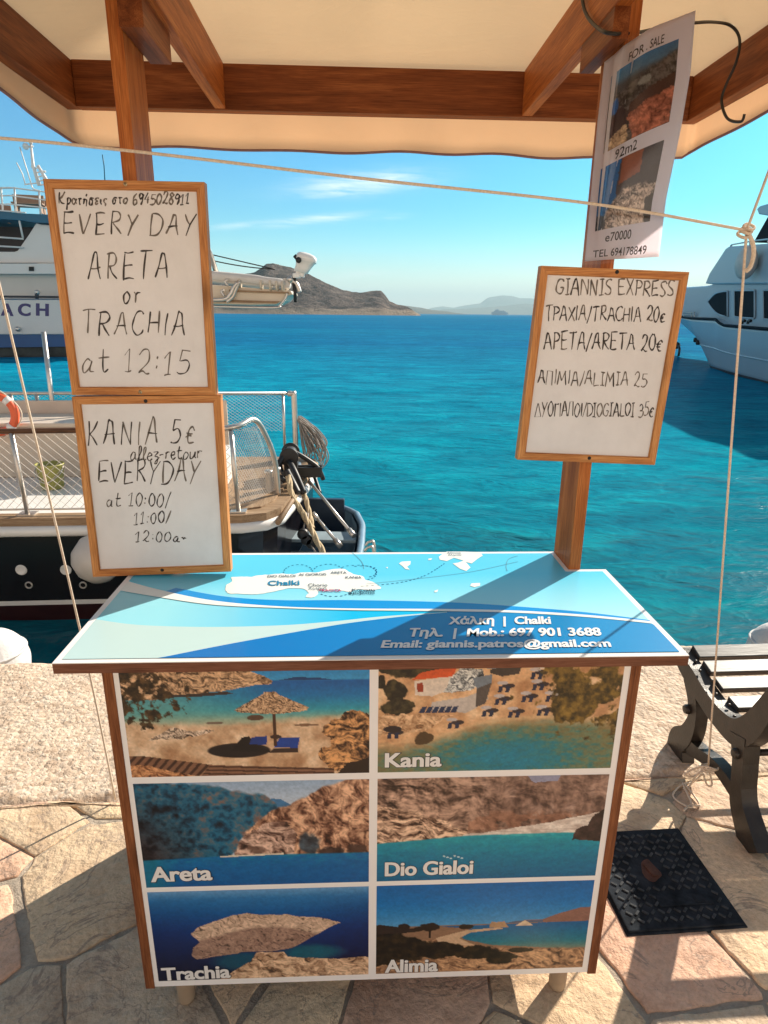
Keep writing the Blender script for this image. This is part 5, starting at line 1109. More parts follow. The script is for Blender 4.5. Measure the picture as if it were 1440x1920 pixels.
# ================================================================== black hulled excursion boat
BO = Fr((-2.72, 4.42, 0), 4.6); DZ = .14
def pipe(mb, L, r=.016, m=0, k=0): mb.tube(cr(L, k) if k else L, r, 10, m)
def net(mb, fn, nu, nv, r=.0022):
    """diamond netting over fn(s,t)"""
    for i in range(-nv, nu + 1):
        for sg in (0, 1):
            L = []
            for j in range(nv + 1):
                s = (i + j) / nu if sg == 0 else (i + nv - j) / nu
                if 0 <= s <= 1: L.append(fn(s, j / nv))
            if len(L) > 1: mb.tube(L, r, 3, cap=False, sm=False)
def tour_boat():
    t = frame_thing('tour_boat', 'black hulled wooden excursion boat with white netted rails moored along the quay', 'boat', BO)
    # plan outline of the deck from far left, along the near side, round the bow end and back
    plan = [(-6.0, 0)] + [(x, 0) for x in np.linspace(-5, 1.4, 12)] + [(1.62, .0), (1.80, .06), (1.90, .2), (1.95, .45), (2.06, 1.1), (2.14, 1.7), (2.12, 1.86), (2.0, 1.96), (1.5, 1.99), (-6.0, 1.99)]
    P = [(a, b) for a, b in plan]; cxy = np.array([-1.5, 1.0])
    def ringz(z, inset): return [(a + (-.55 * inset if a > 1.5 else 0), b + (inset if b < .3 else (-inset if b > 1.6 else 0)) * .5, z) for a, b in P]
    lv = [(-1.1, .30), (-.80, .14), (-.585, .07), (-.545, .06), (-.005, .0), (.075, -.02)]
    mats = [M['maroon'], M['maroon'], M['white_paint'], M['black_paint'], M['white_paint']]
    mb = MB()
    for i in range(5):
        a, b = ringz(*lv[i]), ringz(*lv[i + 1]); mb.grid([a, b], [0, 0, 1, 2, 1][i], False)
    mb.build('hull', [M['maroon'], M['white_paint'], M['black_paint']], t)
    mb = MB(); rr = ringz(.04, -.05); mb.tube([q for q in rr], .042, 10); mb.build('rubbing_strake', M['white_paint'], t)
    top = ringz(DZ - .06, -.025)
    mb = MB(); mb.prism([(a, b, DZ - .012) for a, b, _ in ringz(0, .16)], (0, 0, .010)); mb.build('deck', M['white_paint'], t)
    mb = MB(); o_, i_ = ringz(DZ, -.06), ringz(DZ, .20)
    mb.grid([[(a, b, .076) for a, b, _ in o_], o_, i_, [(a, b, .076) for a, b, _ in i_]], 0, False); mb.build('cap_rail', M['teak'], t)
    mb = MB(); mb.prism([(1.30, .10, DZ), (1.60, .09, DZ), (1.78, .16, DZ), (1.86, .32, DZ), (2.02, 1.4, DZ), (1.9, 1.9, DZ), (1.30, 1.9, DZ)], (0, 0, .013)); mb.build('fore_deck', M['teak_y'], t)
    for u in (38, 122, 206): 
        p = BO.LY(u, 1070, -.03 + .03); mb = MB(); mb.lathe([(0, -.004), (.030, -.006), (.036, -.010), (.042, -.006), (.044, .012)], (p[0], .018, p[2]), 20, 0, 1); mb.build('scupper', M['white_paint'], t)
    for u in (52, 154): 
        p = BO.LY(u, 1099, 0); mb = MB(); mb.tube([(p[0] + .024 * math.cos(q), .018, p[2] + .024 * math.sin(q)) for q in np.linspace(0, 2 * math.pi, 20)[:-1]], .006, 6, closed=True); mb.build('drain_ring', M['steel'], t)
    # near rail: brown top bar, stanchions, netting
    zr = .765; path = [(-6, .07, zr), (-3, .07, zr), (0, .07, zr), (1.55, .07, zr + .015), (1.66, .12, zr + .03), (1.74, .26, zr + .05), (1.80, .36, zr - .05), (1.87, .48, .45), (1.885, .51, DZ)]
    mb = MB(); pipe(mb, path[:4], .02); mb.build('hand_rail', M['dark_teak'], t)
    mb = MB(); pipe(mb, path[3:], .021, 0, 7); 
    for x in (-5.2, -3.9, -2.6, -1.3, .07, 1.62): pipe(mb, [(x, .07, DZ), (x - .02, .07, zr)], .017)
    pipe(mb, [(-6, .07, DZ + .04), (1.55, .07, DZ + .04)], .008)
    for x in (.07, 1.62): mb.box(x - .06, x + .06, .02, .12, DZ, DZ + .012)
    mb.build('near_stanchions', M['steel'], t)
    mb = MB(); net(mb, lambda s, q: (-4.0 + 5.58 * s, .07 + .012 * math.sin(s * 40) * math.sin(q * 3.1), zr - (zr - DZ - .04) * q), 84, 9)
    bend = [np.array(p) for p in cr([(1.60, .07, 0), (1.70, .19, 0), (1.78, .32, 0), (1.86, .49, 0)], 6)]
    def bf(s, q): f = s * (len(bend) - 1); i = min(int(f), len(bend) - 2); p = bend[i] * (1 - f + i) + bend[i + 1] * (f - i); h = (zr + .0) * (1 - .55 * max(0, s - .55)); return (p[0], p[1], DZ + .05 + (h - DZ - .05) * (1 - q))
    net(mb, bf, 22, 16, .0018); mb.build('rail_net', M['net'], t)
    # far rail
    zf = BO.LY(555, 738, 1.86)[2]; xf = BO.LY(551, 738, 1.86)[0]
    mb = MB(); pipe(mb, [(-6, 1.86, zf), (xf - .05, 1.86, zf)], .016); pipe(mb, cr([(xf - .06, 1.86, zf), (xf - .02, 1.86, zf - .005), (xf, 1.86, zf - .05), (xf, 1.86, DZ)], 5), .028); pipe(mb, [(xf - .11, 1.86, zf), (xf - .11, 1.86, DZ)], .014)
    for u in (30, 78, -60, -200): x = BO.LY(u, 780, 1.86)[0]; pipe(mb, [(x, 1.86, DZ), (x - .02, 1.86, zf)], .018)
    mb.build('far_rail', M['steel'], t)
    x0 = BO.LY(84, 640, 1.8)[0]; x1 = BO.LY(98, 800, 1.8)[0]; z0 = BO.LY(80, 622, 1.8)[2]
    mb = MB(); pipe(mb, [(x0, 1.8, z0), (x1 + .02, 1.8, DZ)], .022); mb.build('awning_pole', M['steel'], t)
    mb = MB(); net(mb, lambda s, q: (-4 + (xf - .1 + 4) * s, 1.86, zf - (zf - DZ - .3) * q), 130, 12, .0014); mb.build('rail_net', M['net'], t)
    # long bench locker, deck boxes
    mb = MB(); mb.box(-6, 1.15, 1.20, 1.74, DZ, .60); mb.box(-6, 1.17, 1.17, 1.76, .602, .64); mb.build('bench_locker', M['cream_paint'], t, .01)
    mb = MB(); mb.box(-6, 1.3, 1.765, 1.80, DZ, .76); mb.build('bulwark', M['cream_paint'], t, .006)
    mb = MB(); mb.box(1.16, 1.42, .5, 1.1, DZ, .42); mb.box(1.14, 1.44, .48, 1.12, .422, .45); mb.build('deck_box', M['white_paint'], t, .01)
    # bow gear: black roller and bitts
    mb = MB(); mb.box(1.90, 2.02, 1.0, 1.2, DZ, .30); mb.lathe([(0, -.13), (.085, -.13), (.085, -.11), (.05, -.10), (.045, .10), (.085, .11), (.085, .13), (0, .13)], (1.95, 1.1, .36), 18, 0, 1); mb.lathe([(.0, -.09), (.062, -.09), (.066, 0), (.062, .09), (0, .09)], (1.95, 1.1, .36), 16, 0, 1)
    mb.tube(cr([(1.98, 1.05, .40), (2.08, 1.06, .34), (2.2, 1.08, .24), (2.25, 1.1, .12)], 6), .022, 8); mb.tube(cr([(1.93, 1.15, .42), (1.86, 1.1, .30), (1.9, .98, .2), (2.0, .95, .17)], 6), .02, 8); mb.tube(cr([(1.9, 1.0, .38), (1.84, .9, .25), (1.92, .85, .17)], 6), .024, 8)
    mb.box(2.0, 2.24, 1.04, 1.07, .155, .25); mb.box(2.0, 2.24, 1.13, 1.16, .155, .25); mb.lathe([(0, -.03), (.04, -.03), (.028, 0), (.04, .03), (0, .03)], (2.2, 1.1, .20), 16, 0, 1); mb.build('anchor_winch', M['black_rubber'], t, .004)
    mb = MB()
    for x, y in ((1.80, .62), (1.86, .72)): mb.lathe([(.0, DZ + .19), (.035, DZ + .19), (.035, DZ + .17), (.028, DZ + .16), (.028, DZ)], (x, y, 0), 14)
    mb.build('bollard', M['steel'], t)
    mb = MB(); pipe(mb, [(1.92, .0, .07), (2.0, .5, .10), (2.17, 1.75, .12)], .022); mb.build('bow_moulding', M['teak_y'], t)
    return t
tour_boat()
def boat_fender():
    p = BO.LY(150, 945, -.12); t = thing('boat_fender', 'white ball fender hanging on the black hull behind the lower whiteboard', 'fender', BO.G(p[0] + .08, -.13, -.13))
    mb = MB(); mb.lathe([(0, .20), (.03, .20), (.045, .17), (.11, .14), (.175, .05), (.185, -.03), (.15, -.12), (.08, -.18), (0, -.19)], (0, 0, 0), 28); mb.build('ball', M['fender'], t)
    mb = MB(); mb.tube([(0, 0, .19), (0, .06, .29), (0, .17, .31)], .008, 8); mb.build('lanyard', M['rope'], t)
boat_fender()
def life_ring():
    c = np.array(BO.LY(-8, 776, 1.12)); t = thing('life_ring', 'orange life ring against the cream locker of the black boat', 'life ring', BO.G(*c), BO.yaw)
    r = abs(BO.LY(36, 776, 1.12)[0] - c[0]) * .82; mb = MB(); mb.tube([(r * math.cos(q), 0, r * math.sin(q)) for q in np.linspace(0, 2 * math.pi, 40)[:-1]], r * .22, 12, closed=True); mb.build('ring', M['orange'], t)
    for a in (.78, 2.36, 3.93, 5.5):
        mb = MB(); mb.tube([(r * math.cos(a + q), .0, r * math.sin(a + q)) for q in (-.14, 0, .14)], r * .235, 12); mb.build('white_band', M['white_paint'], t)
    mb = MB(); mb.tube([((r * 1.27 + .012 * math.cos(4 * q)) * math.cos(q), 0, (r * 1.27 + .012 * math.cos(4 * q)) * math.sin(q)) for q in np.linspace(0, 2 * math.pi, 60)[:-1]], .006, 6, closed=True); mb.build('grab_line', M['rope'], t)
life_ring()
def bucket():
    p = BO.LZ(104, 912, DZ); t = thing('bucket', 'olive green plastic bucket on the white boat deck behind the net', 'bucket', BO.G(p[0], p[1] - .05, DZ))
    mb = MB(); mb.lathe([(0, 0), (.085, 0), (.09, .01), (.108, .20), (.116, .205), (.116, .215), (.106, .215), (.088, .02), (0, .018)], n=26); mb.build('body', M['green_plastic'], t)
    mb = MB(); mb.tube(cr([(-.112, 0, .19), (-.10, -.06, .13), (0, -.115, .07), (.10, -.06, .13), (.112, 0, .19)], 6), .004, 6); mb.build('handle', M['steel'], t)
bucket()
def rope_coil():
    b = np.array(BO.LY(575, 830, 1.88)); rnd = random.Random(5); mb = MB(); x0, x1 = BO.LY(556, 800, 1.88)[0], BO.LY(606, 800, 1.88)[0]; z1 = BO.LY(560, 786, 1.88)[2]; z0 = BO.LY(595, 868, 1.88)[2]
    wx = x1 - x0
    for i in range(26):
        xa = x0 + .015 + rnd.uniform(0, .03); xm = x0 + wx * rnd.uniform(.25, 1.0); zb = z0 + (z1 - z0) * rnd.uniform(-.15, .45); y = 1.92 + rnd.uniform(-.07, .07); wl = rnd.uniform(.015, .05)
        mb.tube(cr([(xa, y, z1 + rnd.uniform(-.02, .02)), (xa * .5 + xm * .5 + wl, y + .02, z1 * .7 + zb * .3), (xm + wl, y, z1 * .25 + zb * .75), (xm, y, zb), (xm - wl, y - .01, z1 * .25 + zb * .75), (xa * .6 + xm * .4 - wl * .5, y, z1 * .7 + zb * .3)], 6, True), .0062, 5, closed=True)
    shift(mb, b); o = mb.build('rope_coil', M['rope_grey']); o.location = BO.G(*b); o.rotation_euler = (0, 0, BO.yaw); tag(o, 'grey rope coil hung on the boat rail corner post', 'rope')
rope_coil()
def twisted(path, r, mat, name, label, strands=3, k=14):
    L = cr(path, k); base = L[0]; mb = MB(); n = len(L); d = 0; S_ = [[] for _ in range(strands)]
    for i in range(n):
        t = L[min(i + 1, n - 1)] - L[max(i - 1, 0)]; d += np.linalg.norm(L[i] - L[i - 1]) if i else 0; t = t / np.linalg.norm(t); u = np.cross(t, [0, 0, 1.]); u /= np.linalg.norm(u); w = np.cross(t, u)
        for s in range(strands): a = d / (r * 5.5) * 2 + 2 * math.pi * s / strands; S_[s].append(L[i] + (u * math.cos(a) + w * math.sin(a)) * r * .55)
    for q in S_: mb.tube(q, r * .62, 7)
    shift(mb, base); o = mb.build(name, mat); o.location = tuple(base); tag(o, label, 'rope'); return o
def bw(u, v, z): return WD.LZ(u, v, z)
twisted([bw(541, 893, .26), bw(548, 930, .13), bw(566, 960, -.02), bw(580, 985, -.12), bw(592, 1010, -.2), bw(604, 1032, -.27), bw(625, 1075, -.4)], .023, M['rope_hawser'], 'mooring_hawser', 'thick braided tan hawser running down from the bow roller', 3, 40)
twisted([bw(549, 880, .27), bw(560, 905, .16), bw(572, 932, .05), bw(580, 962, -.06), bw(586, 990, -.15)], .020, M['rope_hawser'], 'mooring_hawser', 'shorter tan hawser lying against the thicker one at the bow', 3, 40)
def chafe():
    mb = MB(); mb.tube(cr([bw(536, 882, .30), bw(548, 905, .20), bw(558, 925, .12)], 6), .034, 10); mb.tube(cr([bw(540, 862, .33), bw(552, 884, .26), bw(570, 925, .09)], 6), .028, 10); mb.tube(cr([bw(579, 865, .25), bw(590, 895, .12), bw(600, 925, .0)], 6), .018, 8)
    b = np.array(bw(548, 905, .2)); shift(mb, b); o = mb.build('chafe_hose', M['black_rubber']); o.location = tuple(b); tag(o, 'black rubber hoses sleeving the ropes at the boat bow', 'hose')
chafe()
def pulley():
    b = np.array(bw(575, 1008, -.2)); t = thing('rope_block', 'black pulley block hanging from the hawser above the grey dinghy', 'pulley', tuple(b))
    for i, (dx, dz) in enumerate(((-.03, .03), (.0, -.02), (.04, -.05))):
        mb = MB(); mb.lathe([(0, -.02), (.04, -.02), (.048, -.012), (.036, 0), (.048, .012), (.04, .02), (0, .02)], (dx, 0, dz), 16, 0, 1); mb.build('sheave', M['black_rubber'], t)
    mb = MB(); mb.tube([tuple(np.array(bw(575, 960, -.05)) - b), (-.03, 0, .04)], .008, 6); mb.tube([tuple(np.array(bw(578, 962, -.05)) - b), (.0, 0, .0)], .006, 6); mb.tube([(.03, 0, -.06), tuple(np.array(bw(592, 1036, -.3)) - b)], .008, 6); mb.build('tail_rope', M['rope_grey'], t)
pulley()
def stay(label, a, b, r):
    mb = MB(); mb.tube([a, b], r, 10); d = (np.array(b) - a) / np.linalg.norm(np.array(b) - np.array(a)); mb.tube([np.array(b) - d * .09, np.array(b) - d * .0], r * 1.7, 10); mb.tube([np.array(a), np.array(a) + d * .07], r * 1.5, 10); base = np.array(a); shift(mb, base); o = mb.build('boat_pole', M['steel']); o.location = tuple(base); tag(o, label, 'pole')
stay('upper steel pole slanting from the boat bow over the grey dinghy', bw(572, 893, .12), bw(664, 1005, -.22), .014)
stay('lower steel pole slanting from the boat bow down to the dinghy floor', bw(586, 962, -.08), bw(640, 1026, -.34), .015)

# ================================================================== grey dinghy
def dinghy():
    G = Fr((-.62, 4.3, 0), -1.5); t = frame_thing('grey_dinghy', 'grey blue open dinghy lying beside the bow of the black boat', 'boat', G)
    zg, zb = -.22, -.62; Ls = [0, .3, .8, 1.3, 1.6]
    half = lambda y: np.interp(y, [0, .6, 1.1, 1.45, 1.62], [.44, .44, .42, .34, .20])
    ys = np.linspace(0, 1.62, 18)
    def ring(y, inn):
        w = half(y) - inn; z0 = zb + inn * .6; c = -.02
        return [(c - w, y, zg), (c - w * .97, y, zg - .14), (c - w * .8, y, z0 + .05), (c - w * .4, y, z0), (c + w * .4, y, z0), (c + w * .8, y, z0 + .05), (c + w * .97, y, zg - .14), (c + w, y, zg)]
    mb = MB(); mb.grid([ring(y, 0) for y in ys]); mb.face(ring(ys[-1], 0)); mb.face(ring(0, 0)[::-1]); mb.build('hull', M['grey_hull'], t)
    mb = MB(); mb.grid([ring(y, .05) for y in ys[1:-1]]); mb.face(ring(ys[1], .05)); mb.face(ring(ys[-2], .05)); mb.build('inside', M['grey_hull'], t)
    mb = MB(); L = [(-.02 - half(y), y, zg) for y in ys]; Rr = [(-.02 + half(y), y, zg) for y in ys]; mb.tube(L + Rr[::-1], .03, 10, closed=True); mb.build('gunwale', M['grey_hull'], t)
    mb = MB(); mb.box(-.36, .33, .05, .95, zb + .17, zb + .20); mb.build('floor_board', M['grey_inside'], t)
    mb = MB(); mb.box(-.40, .36, .95, 1.18, zb + .28, zb + .31); mb.build('thwart', M['grey_inside'], t, .006)
    mb = MB(); mb.box(-.24, .2, 1.50, 1.56, zg - .2, zg + .12); mb.build('transom_board', M['navy'], t, .008)
    mb = MB(); x = .47
    for dy in (.2, .32): mb.tube(cr([(x, dy, zg + .1), (x + .03, dy, zg + .13), (x + .07, dy, zg + .1), (x + .07, dy, zg - .25)], 5), .011, 8)
    for z in (zg, zg - .1): mb.tube([(x + .07, .2, z), (x + .07, .32, z)], .009, 8)
    mb.build('boarding_ladder', M['steel'], t)
dinghy()

# ================================================================== inflatable tender hung beyond the rail
def tender():
    TF = Fr((-1.9, 7.6, 0), 3); q = lambda u, v, y=0: TF.LY(u, v, y)
    t = frame_thing('tender_boat', 'small cream inflatable tender with steel davits hung beyond the rail of the black boat', 'boat', TF)
    a = q(250, 512); b = q(535, 531); r = .055
    mb = MB(); mb.tube(cr([(a[0], 0, a[2]), (a[0] + .7, 0, a[2] - .01), (q(470, 524)[0], 0, q(470, 524)[2]), b], 6), [.06] * 7 + [.055] * 7 + [.045] * 4 + [.02], 14); mb.tube(cr([(a[0], .8, a[2]), (a[0] + .7, .8, a[2] - .01), (b[0] - .15, .8, b[2]), b], 6), .055, 12); mb.build('tube', M['rib_grey'], t)
    for u in (450, 490, 507, 519, 530):
        p = q(u, 526); mb = MB(); mb.tube([(p[0] - .012, 0, q(u, 520 + (u - 450) * .09)[2] - .05), (p[0] + .012, 0, q(u, 520 + (u - 450) * .09)[2] - .05)], .064, 14); mb.build('tube_band', M['rib_beige'], t)
    prof = [q(380, 533), q(546, 545), q(548, 552), q(540, 555), q(534, 563), q(518, 571), q(470, 572), q(380, 570)]
    mb = MB(); mb.prism(prof, (0, .8, 0)); mb.build('hull', M['rib_beige'], t, .012)
    mb = MB(); mb.prism([q(430, 543), q(542, 548), q(542, 551), q(430, 547)], (0, -.02, 0)); mb.prism([q(390, 561), q(525, 565), q(520, 569), q(390, 566)], (0, -.02, 0)); mb.build('strake', M['teak'], t)
    mb = MB()
    mb.tube(cr([q(390, 562, -.05), q(420, 561, -.05), q(432, 552, -.06), (q(438, 540, -.06)), q(446, 530, -.07)], 6), .022, 10); mb.tube(cr([q(425, 566, -.05), q(437, 556, -.05), q(443, 542, -.06), q(450, 528, -.07)], 6), .018, 10)
    mb.tube(cr([q(380, 574, -.03), q(510, 577, -.03), q(525, 572, -.03), q(536, 558, -.03), q(538, 550, -.03)], 6), .014, 10)
    mb.tube(cr([q(420, 555, -.06), q(415, 547, -.06), q(420, 544, -.06)], 5), .014, 8); mb.tube(cr([q(428, 536, -.06), q(422, 528, -.06), q(428, 524, -.06)], 5), .014, 8)
    mb.build('cradle_frame', M['steel'], t)
    # davit arms to the boat, hidden by the boards
    mb = MB(); x = a[0] + .35
    for dx in (.0, .55): mb.tube(cr([(x + dx, .1, a[2] + .02), (x + dx, -.4, a[2] + .25), (x + dx, -1.0, a[2] - .1), (x + dx, -1.25, DZ)], 6), .03, 10)
    mb.build('davit', M['steel'], t)
    mb = MB(); c = np.array(q(552, 541)); 
    for i in range(12): mb.lathe([(0, -.006), (.016, -.006), (.026, 0), (.016, .006), (0, .006)], (c[0], c[1], q(552, 521)[2] - i * .0115), 12)
    mb.tube([q(552, 522), q(554, 567)], .020, 10); mb.build('hose', M['black_rubber'], t)
    mb = MB(); mb.tube(cr([q(546, 525), q(556, 533), q(562, 548)], 5), .025, 10); mb.tube([q(540, 520), q(548, 528)], .035, 10); mb.build('clamp', M['steel'], t)
tender()
def outboard():
    TF = Fr((-1.9, 7.6, 0), 3); q = lambda u, v, y=0: np.array(TF.LY(u, v, y)); base = q(560, 516)
    t = thing('outboard_motor', 'white outboard motor tilted up on the end of the cream tender', 'outboard motor', TF.G(*base), TF.yaw)
    dn, up = q(566, 512), q(574, 476); ax = (up - dn); L = np.linalg.norm(ax); ax /= L; sx = np.array([ax[2], 0, -ax[0]]); c0 = (dn) - base
    rows = []
    for h, w, dpt, off in ((0, .05, .05, -.02), (.02, .075, .07, -.015), (.3, .085, .08, 0), (.62, .105, .10, .012), (.66, .118, .11, .015), (.9, .112, .105, .015), (1.0, .085, .08, .012), (1.06, .03, .03, .01)):
        row = []
        for j in range(24):
            a = 2 * math.pi * j / 24; k = (abs(math.cos(a)) ** 4 + abs(math.sin(a)) ** 4) ** -.25
            row.append(c0 + ax * h * L + sx * (off + w * k * math.cos(a)) + np.array([0, 1, 0]) * dpt * k * math.sin(a))
        rows.append(row)
    mb = MB(); mb.grid(rows, close_v=True); mb.face(rows[0][::-1]); mb.face(rows[-1]); mb.build('cowl', M['ob_white'], t)
    mb = MB(); p = q(561, 489) - base; mb.lathe([(0, -.02), (.028, -.02), (.032, 0), (.032, .1)], (p[0], -.11, p[2]), 16, 0, 1); mb.tube([q(560, 488, -.06) - base, q(552, 479, -.06) - base], .022, 8); mb.build('tiller', M['black_rubber'], t)
    mb = MB(); p = q(564, 508) - base; mb.obox(p + [0, 0, -.01], [sx, (0, 1, 0), ax], (.05, .04, .05)); mb.obox(q(556, 517) - base, [(1, 0, 0), (0, 1, 0), (0, 0, 1)], (.04, .05, .025)); mb.build('bracket', M['ob_white'], t, .008)
outboard()
def lift_wire():
    a = np.array(WD.LY(300, 455, 7.6)); b = np.array(WD.LY(516, 505, 7.6))
    for k, (d, lb) in enumerate(((.0, 'upper thin stay wire running down to the tender end'), (.05, 'lower slack wire running down to the tender end'))):
        L = sag(a - [0, 0, .02 * k], b, d, 20); mb = MB(); mb.tube(L, .0065, 5); shift(mb, a); o = mb.build('stay_wire', M['cable']); o.location = tuple(a); tag(o, lb, 'wire')
lift_wire()

# ================================================================== blue and white ferry
def ferry():
    FF = Fr((-19.6, 33, 0), 14); q = lambda u, v, y=0: FF.LY(u, v, y)
    t = frame_thing('ferry', 'blue and white ferry with ACH lettering and railed upper deck behind the left whiteboards', 'ferry', FF)
    pr = lambda pts, y0, dy, name, mat, bev=0: (lambda m: (m.prism([q(u, v, y0) for u, v in pts], (0, dy, 0)), m.build(name, mat, t, bev))[1])(MB())
    pr([(-320, 628), (-260, 628), (118, 627), (350, 627), (330, 655), (118, 650), (-320, 656)], .15, 7, 'hull', M['ferry_blue'])
    pr([(-320, 655.5), (118, 649.5), (330, 655), (320, 668), (118, 664.5), (-320, 672), (-320, 690), (320, 690)], .3, 6.5, 'bottom', M['bottom_paint'])
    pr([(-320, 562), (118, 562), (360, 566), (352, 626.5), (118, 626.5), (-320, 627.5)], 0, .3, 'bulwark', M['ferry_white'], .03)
    pr([(-320, 515), (112, 515), (355, 520), (355, 560), (-320, 560)], .8, 6, 'deckhouse', M['ferry_shaded'])
    pr([(-320, 494), (112, 494), (355, 500), (355, 514), (112, 513.5), (-320, 513.5)], .2, 6.4, 'deck_edge', M['ferry_white'], .02)
    mb = MB(); mb.tube([q(-320, 556, -.1), q(5, 556, -.1), q(118, 557, -.1), q(355, 561, -.1)], .05, 8); mb.tube([q(69, 560, -.12), q(69, 549, -.12)], .09, 8); mb.build('hand_rail', M['ferry_dark'], t)
    for u, v in ((69, 548), (33, 617)):
        p = q(u, v, -.15); mb = MB(); mb.lathe([(0, -.05), (.10, -.05), (.12, .0), (.12, .15)], p, 14, 0, 1); mb.build('fairlead', M['steel'], t)
    pr([(54, 500), (63, 500), (63, 508), (54, 508)], .12, .1, 'vent', M['dark_hole'])
    mb = MB(); 
    for s, u0, u1 in (('A', 2, 25), ('C', 34, 57), ('H', 68, 91)):
        a = q(u0, 591, -.004); b = q(u1, 592, -.004); h = np.array(q(u0, 568, -.004)) - np.array(a); mb2 = MB(); put_text(mb2, s, a, b, h, .028, heavy=.03, nrm=(0, -40, 0)); mb2.build('letter', M['purple'], t, recalc=False)
    for s, u0, u1 in (('E', -32, -10), ('B', -65, -43)):
        a = q(u0, 590.5, -.004); b = q(u1, 591, -.004); h = np.array(q(u0, 567.5, -.004)) - np.array(a); mb2 = MB(); put_text(mb2, s, a, b, h, .028, heavy=.06, nrm=(0, -40, 0)); mb2.build('letter', M['purple'], t, recalc=False)
    pr([(-320, 470), (27, 472), (33, 470), (54, 440), (68, 418), (78, 421), (160, 426), (160, 493), (-320, 493)], .6, .4, 'side_screen', M['ferry_white'], .03)
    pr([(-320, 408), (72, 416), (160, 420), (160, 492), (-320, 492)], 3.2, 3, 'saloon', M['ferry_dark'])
    pr([(-320, 390), (-20, 393), (20, 398), (44, 400), (86, 402), (170, 406), (170, 421), (86, 417.5), (55, 416), (40, 413), (0, 411), (-320, 405)], .2, 6.2, 'upper_deck', M['ferry_roof'], .02)
    pr([(-320, 389), (-20, 391.6), (48, 397.5), (48, 399.5), (-20, 394), (-320, 392)], .1, .1, 'deck_trim', M['ferry_white'])
    mb = MB()
    for v0, v1 in ((444, 448), (461, 464)): mb.tube([q(-300, v0 - 6, .45), q(-10, v0, .45), q(44, v1, .45)], .045, 6)
    mb.tube([q(33, 399, .3), q(43, 446, .4)], .05, 6); mb.tube([q(22, 408, .3), q(36, 410, .3)], .04, 6)
    for v0, v1, v2 in ((350, 353, 360), (365, 368, 375), (381, 384, 390)):
        mb.tube(cr([q(-220, v0 - 2, .3), q(-8, v0 + 2, .3), q(20, v0 + 2, .3), q(85, v2, .3), q(150, v2 + 8, .3)], 5), .035, 6)
    for u, v, w in ((3, 354, 394), (28, 353, 399), (74, 359, 402), (-40, 352, 392), (-90, 352, 391)): mb.tube([q(u - 1, v, .3), q(u + 2, w, .3)], .045, 6)
    for v in (352, 366): mb.tube(cr([q(28, v, .3), q(10, v + 1, 2.5), q(-30, v + 1, 4)], 5), .035, 6)
    mb.build('railing', M['ferry_white'], t)
    for (u0, u1, v, y) in ((18, 78, 366, 1.2), (24, 84, 372, 2.2), (-20, 16, 386, 1.4)):
        a, b = q(u0, v, y), q(u1, v + 8, y); mb = MB(); mb.box(a[0], b[0], y, y + .5, a[2] - .35, a[2] - .28); mb.box(a[0], b[0], y + .45, y + .52, a[2] - .28, a[2] + .12)
        for x in (a[0] + .1, b[0] - .15): mb.box(x, x + .06, y + .05, y + .45, a[2] - .75, a[2] - .35)
        mb.build('deck_bench', M['tan'], t)
    mb = MB(); m0, m1, m2 = q(80, 348, 2), q(66, 310, 2), q(58, 270, 2); g = lambda p, dx, dz=0: (p[0] + dx, p[1], p[2] + dz)
    mb.tube([g(m0, -.15), g(m1, -.1), m2], [.10, .08, .05], 8); mb.tube([g(m0, .35), g(m1, .12)], .08, 8)
    for k in range(5): f = k / 5; mb.tube([tuple(np.array(g(m0, -.15)) * (1 - f) + np.array(g(m1, -.1)) * f), tuple(np.array(g(m0, .35)) * (1 - f - .12) + np.array(g(m1, .12)) * (f + .12))], .03, 5)
    mb.tube([g(m2, 0), g(m2, 0, .1)], .09, 8); mb.sphere(g(m2, -.25, -.12), .16, 10); mb.tube([g(m2, -.3, -.15), g(m2, .1, -.1)], .04, 6)
    mb.tube([q(76, 321, 2), q(86, 322, 2)], .05, 6); mb.tube([q(81, 322, 2), q(81, 334, 2)], .03, 6); mb.tube([q(46, 346, 2), q(72, 343, 2)], .03, 5); mb.tube(cr([q(58, 344, 2), q(63, 354, 2), q(76, 358, 2)], 5), .03, 5)
    mb.build('mast', M['ferry_white'], t)
    for L in ([(47, 344), (42, 326), (31, 305)], [(58, 343), (52, 323), (37, 276)], [(66, 332), (63, 316), (58, 312)], [(197, 345), (195, 310), (192, 290)]):
        mb = MB(); mb.tube([q(u, v, 2) for u, v in L], .03, 5); mb.build('antenna', M['ferry_roof' if L[0][0] > 100 else 'ferry_white'], t)
ferry()

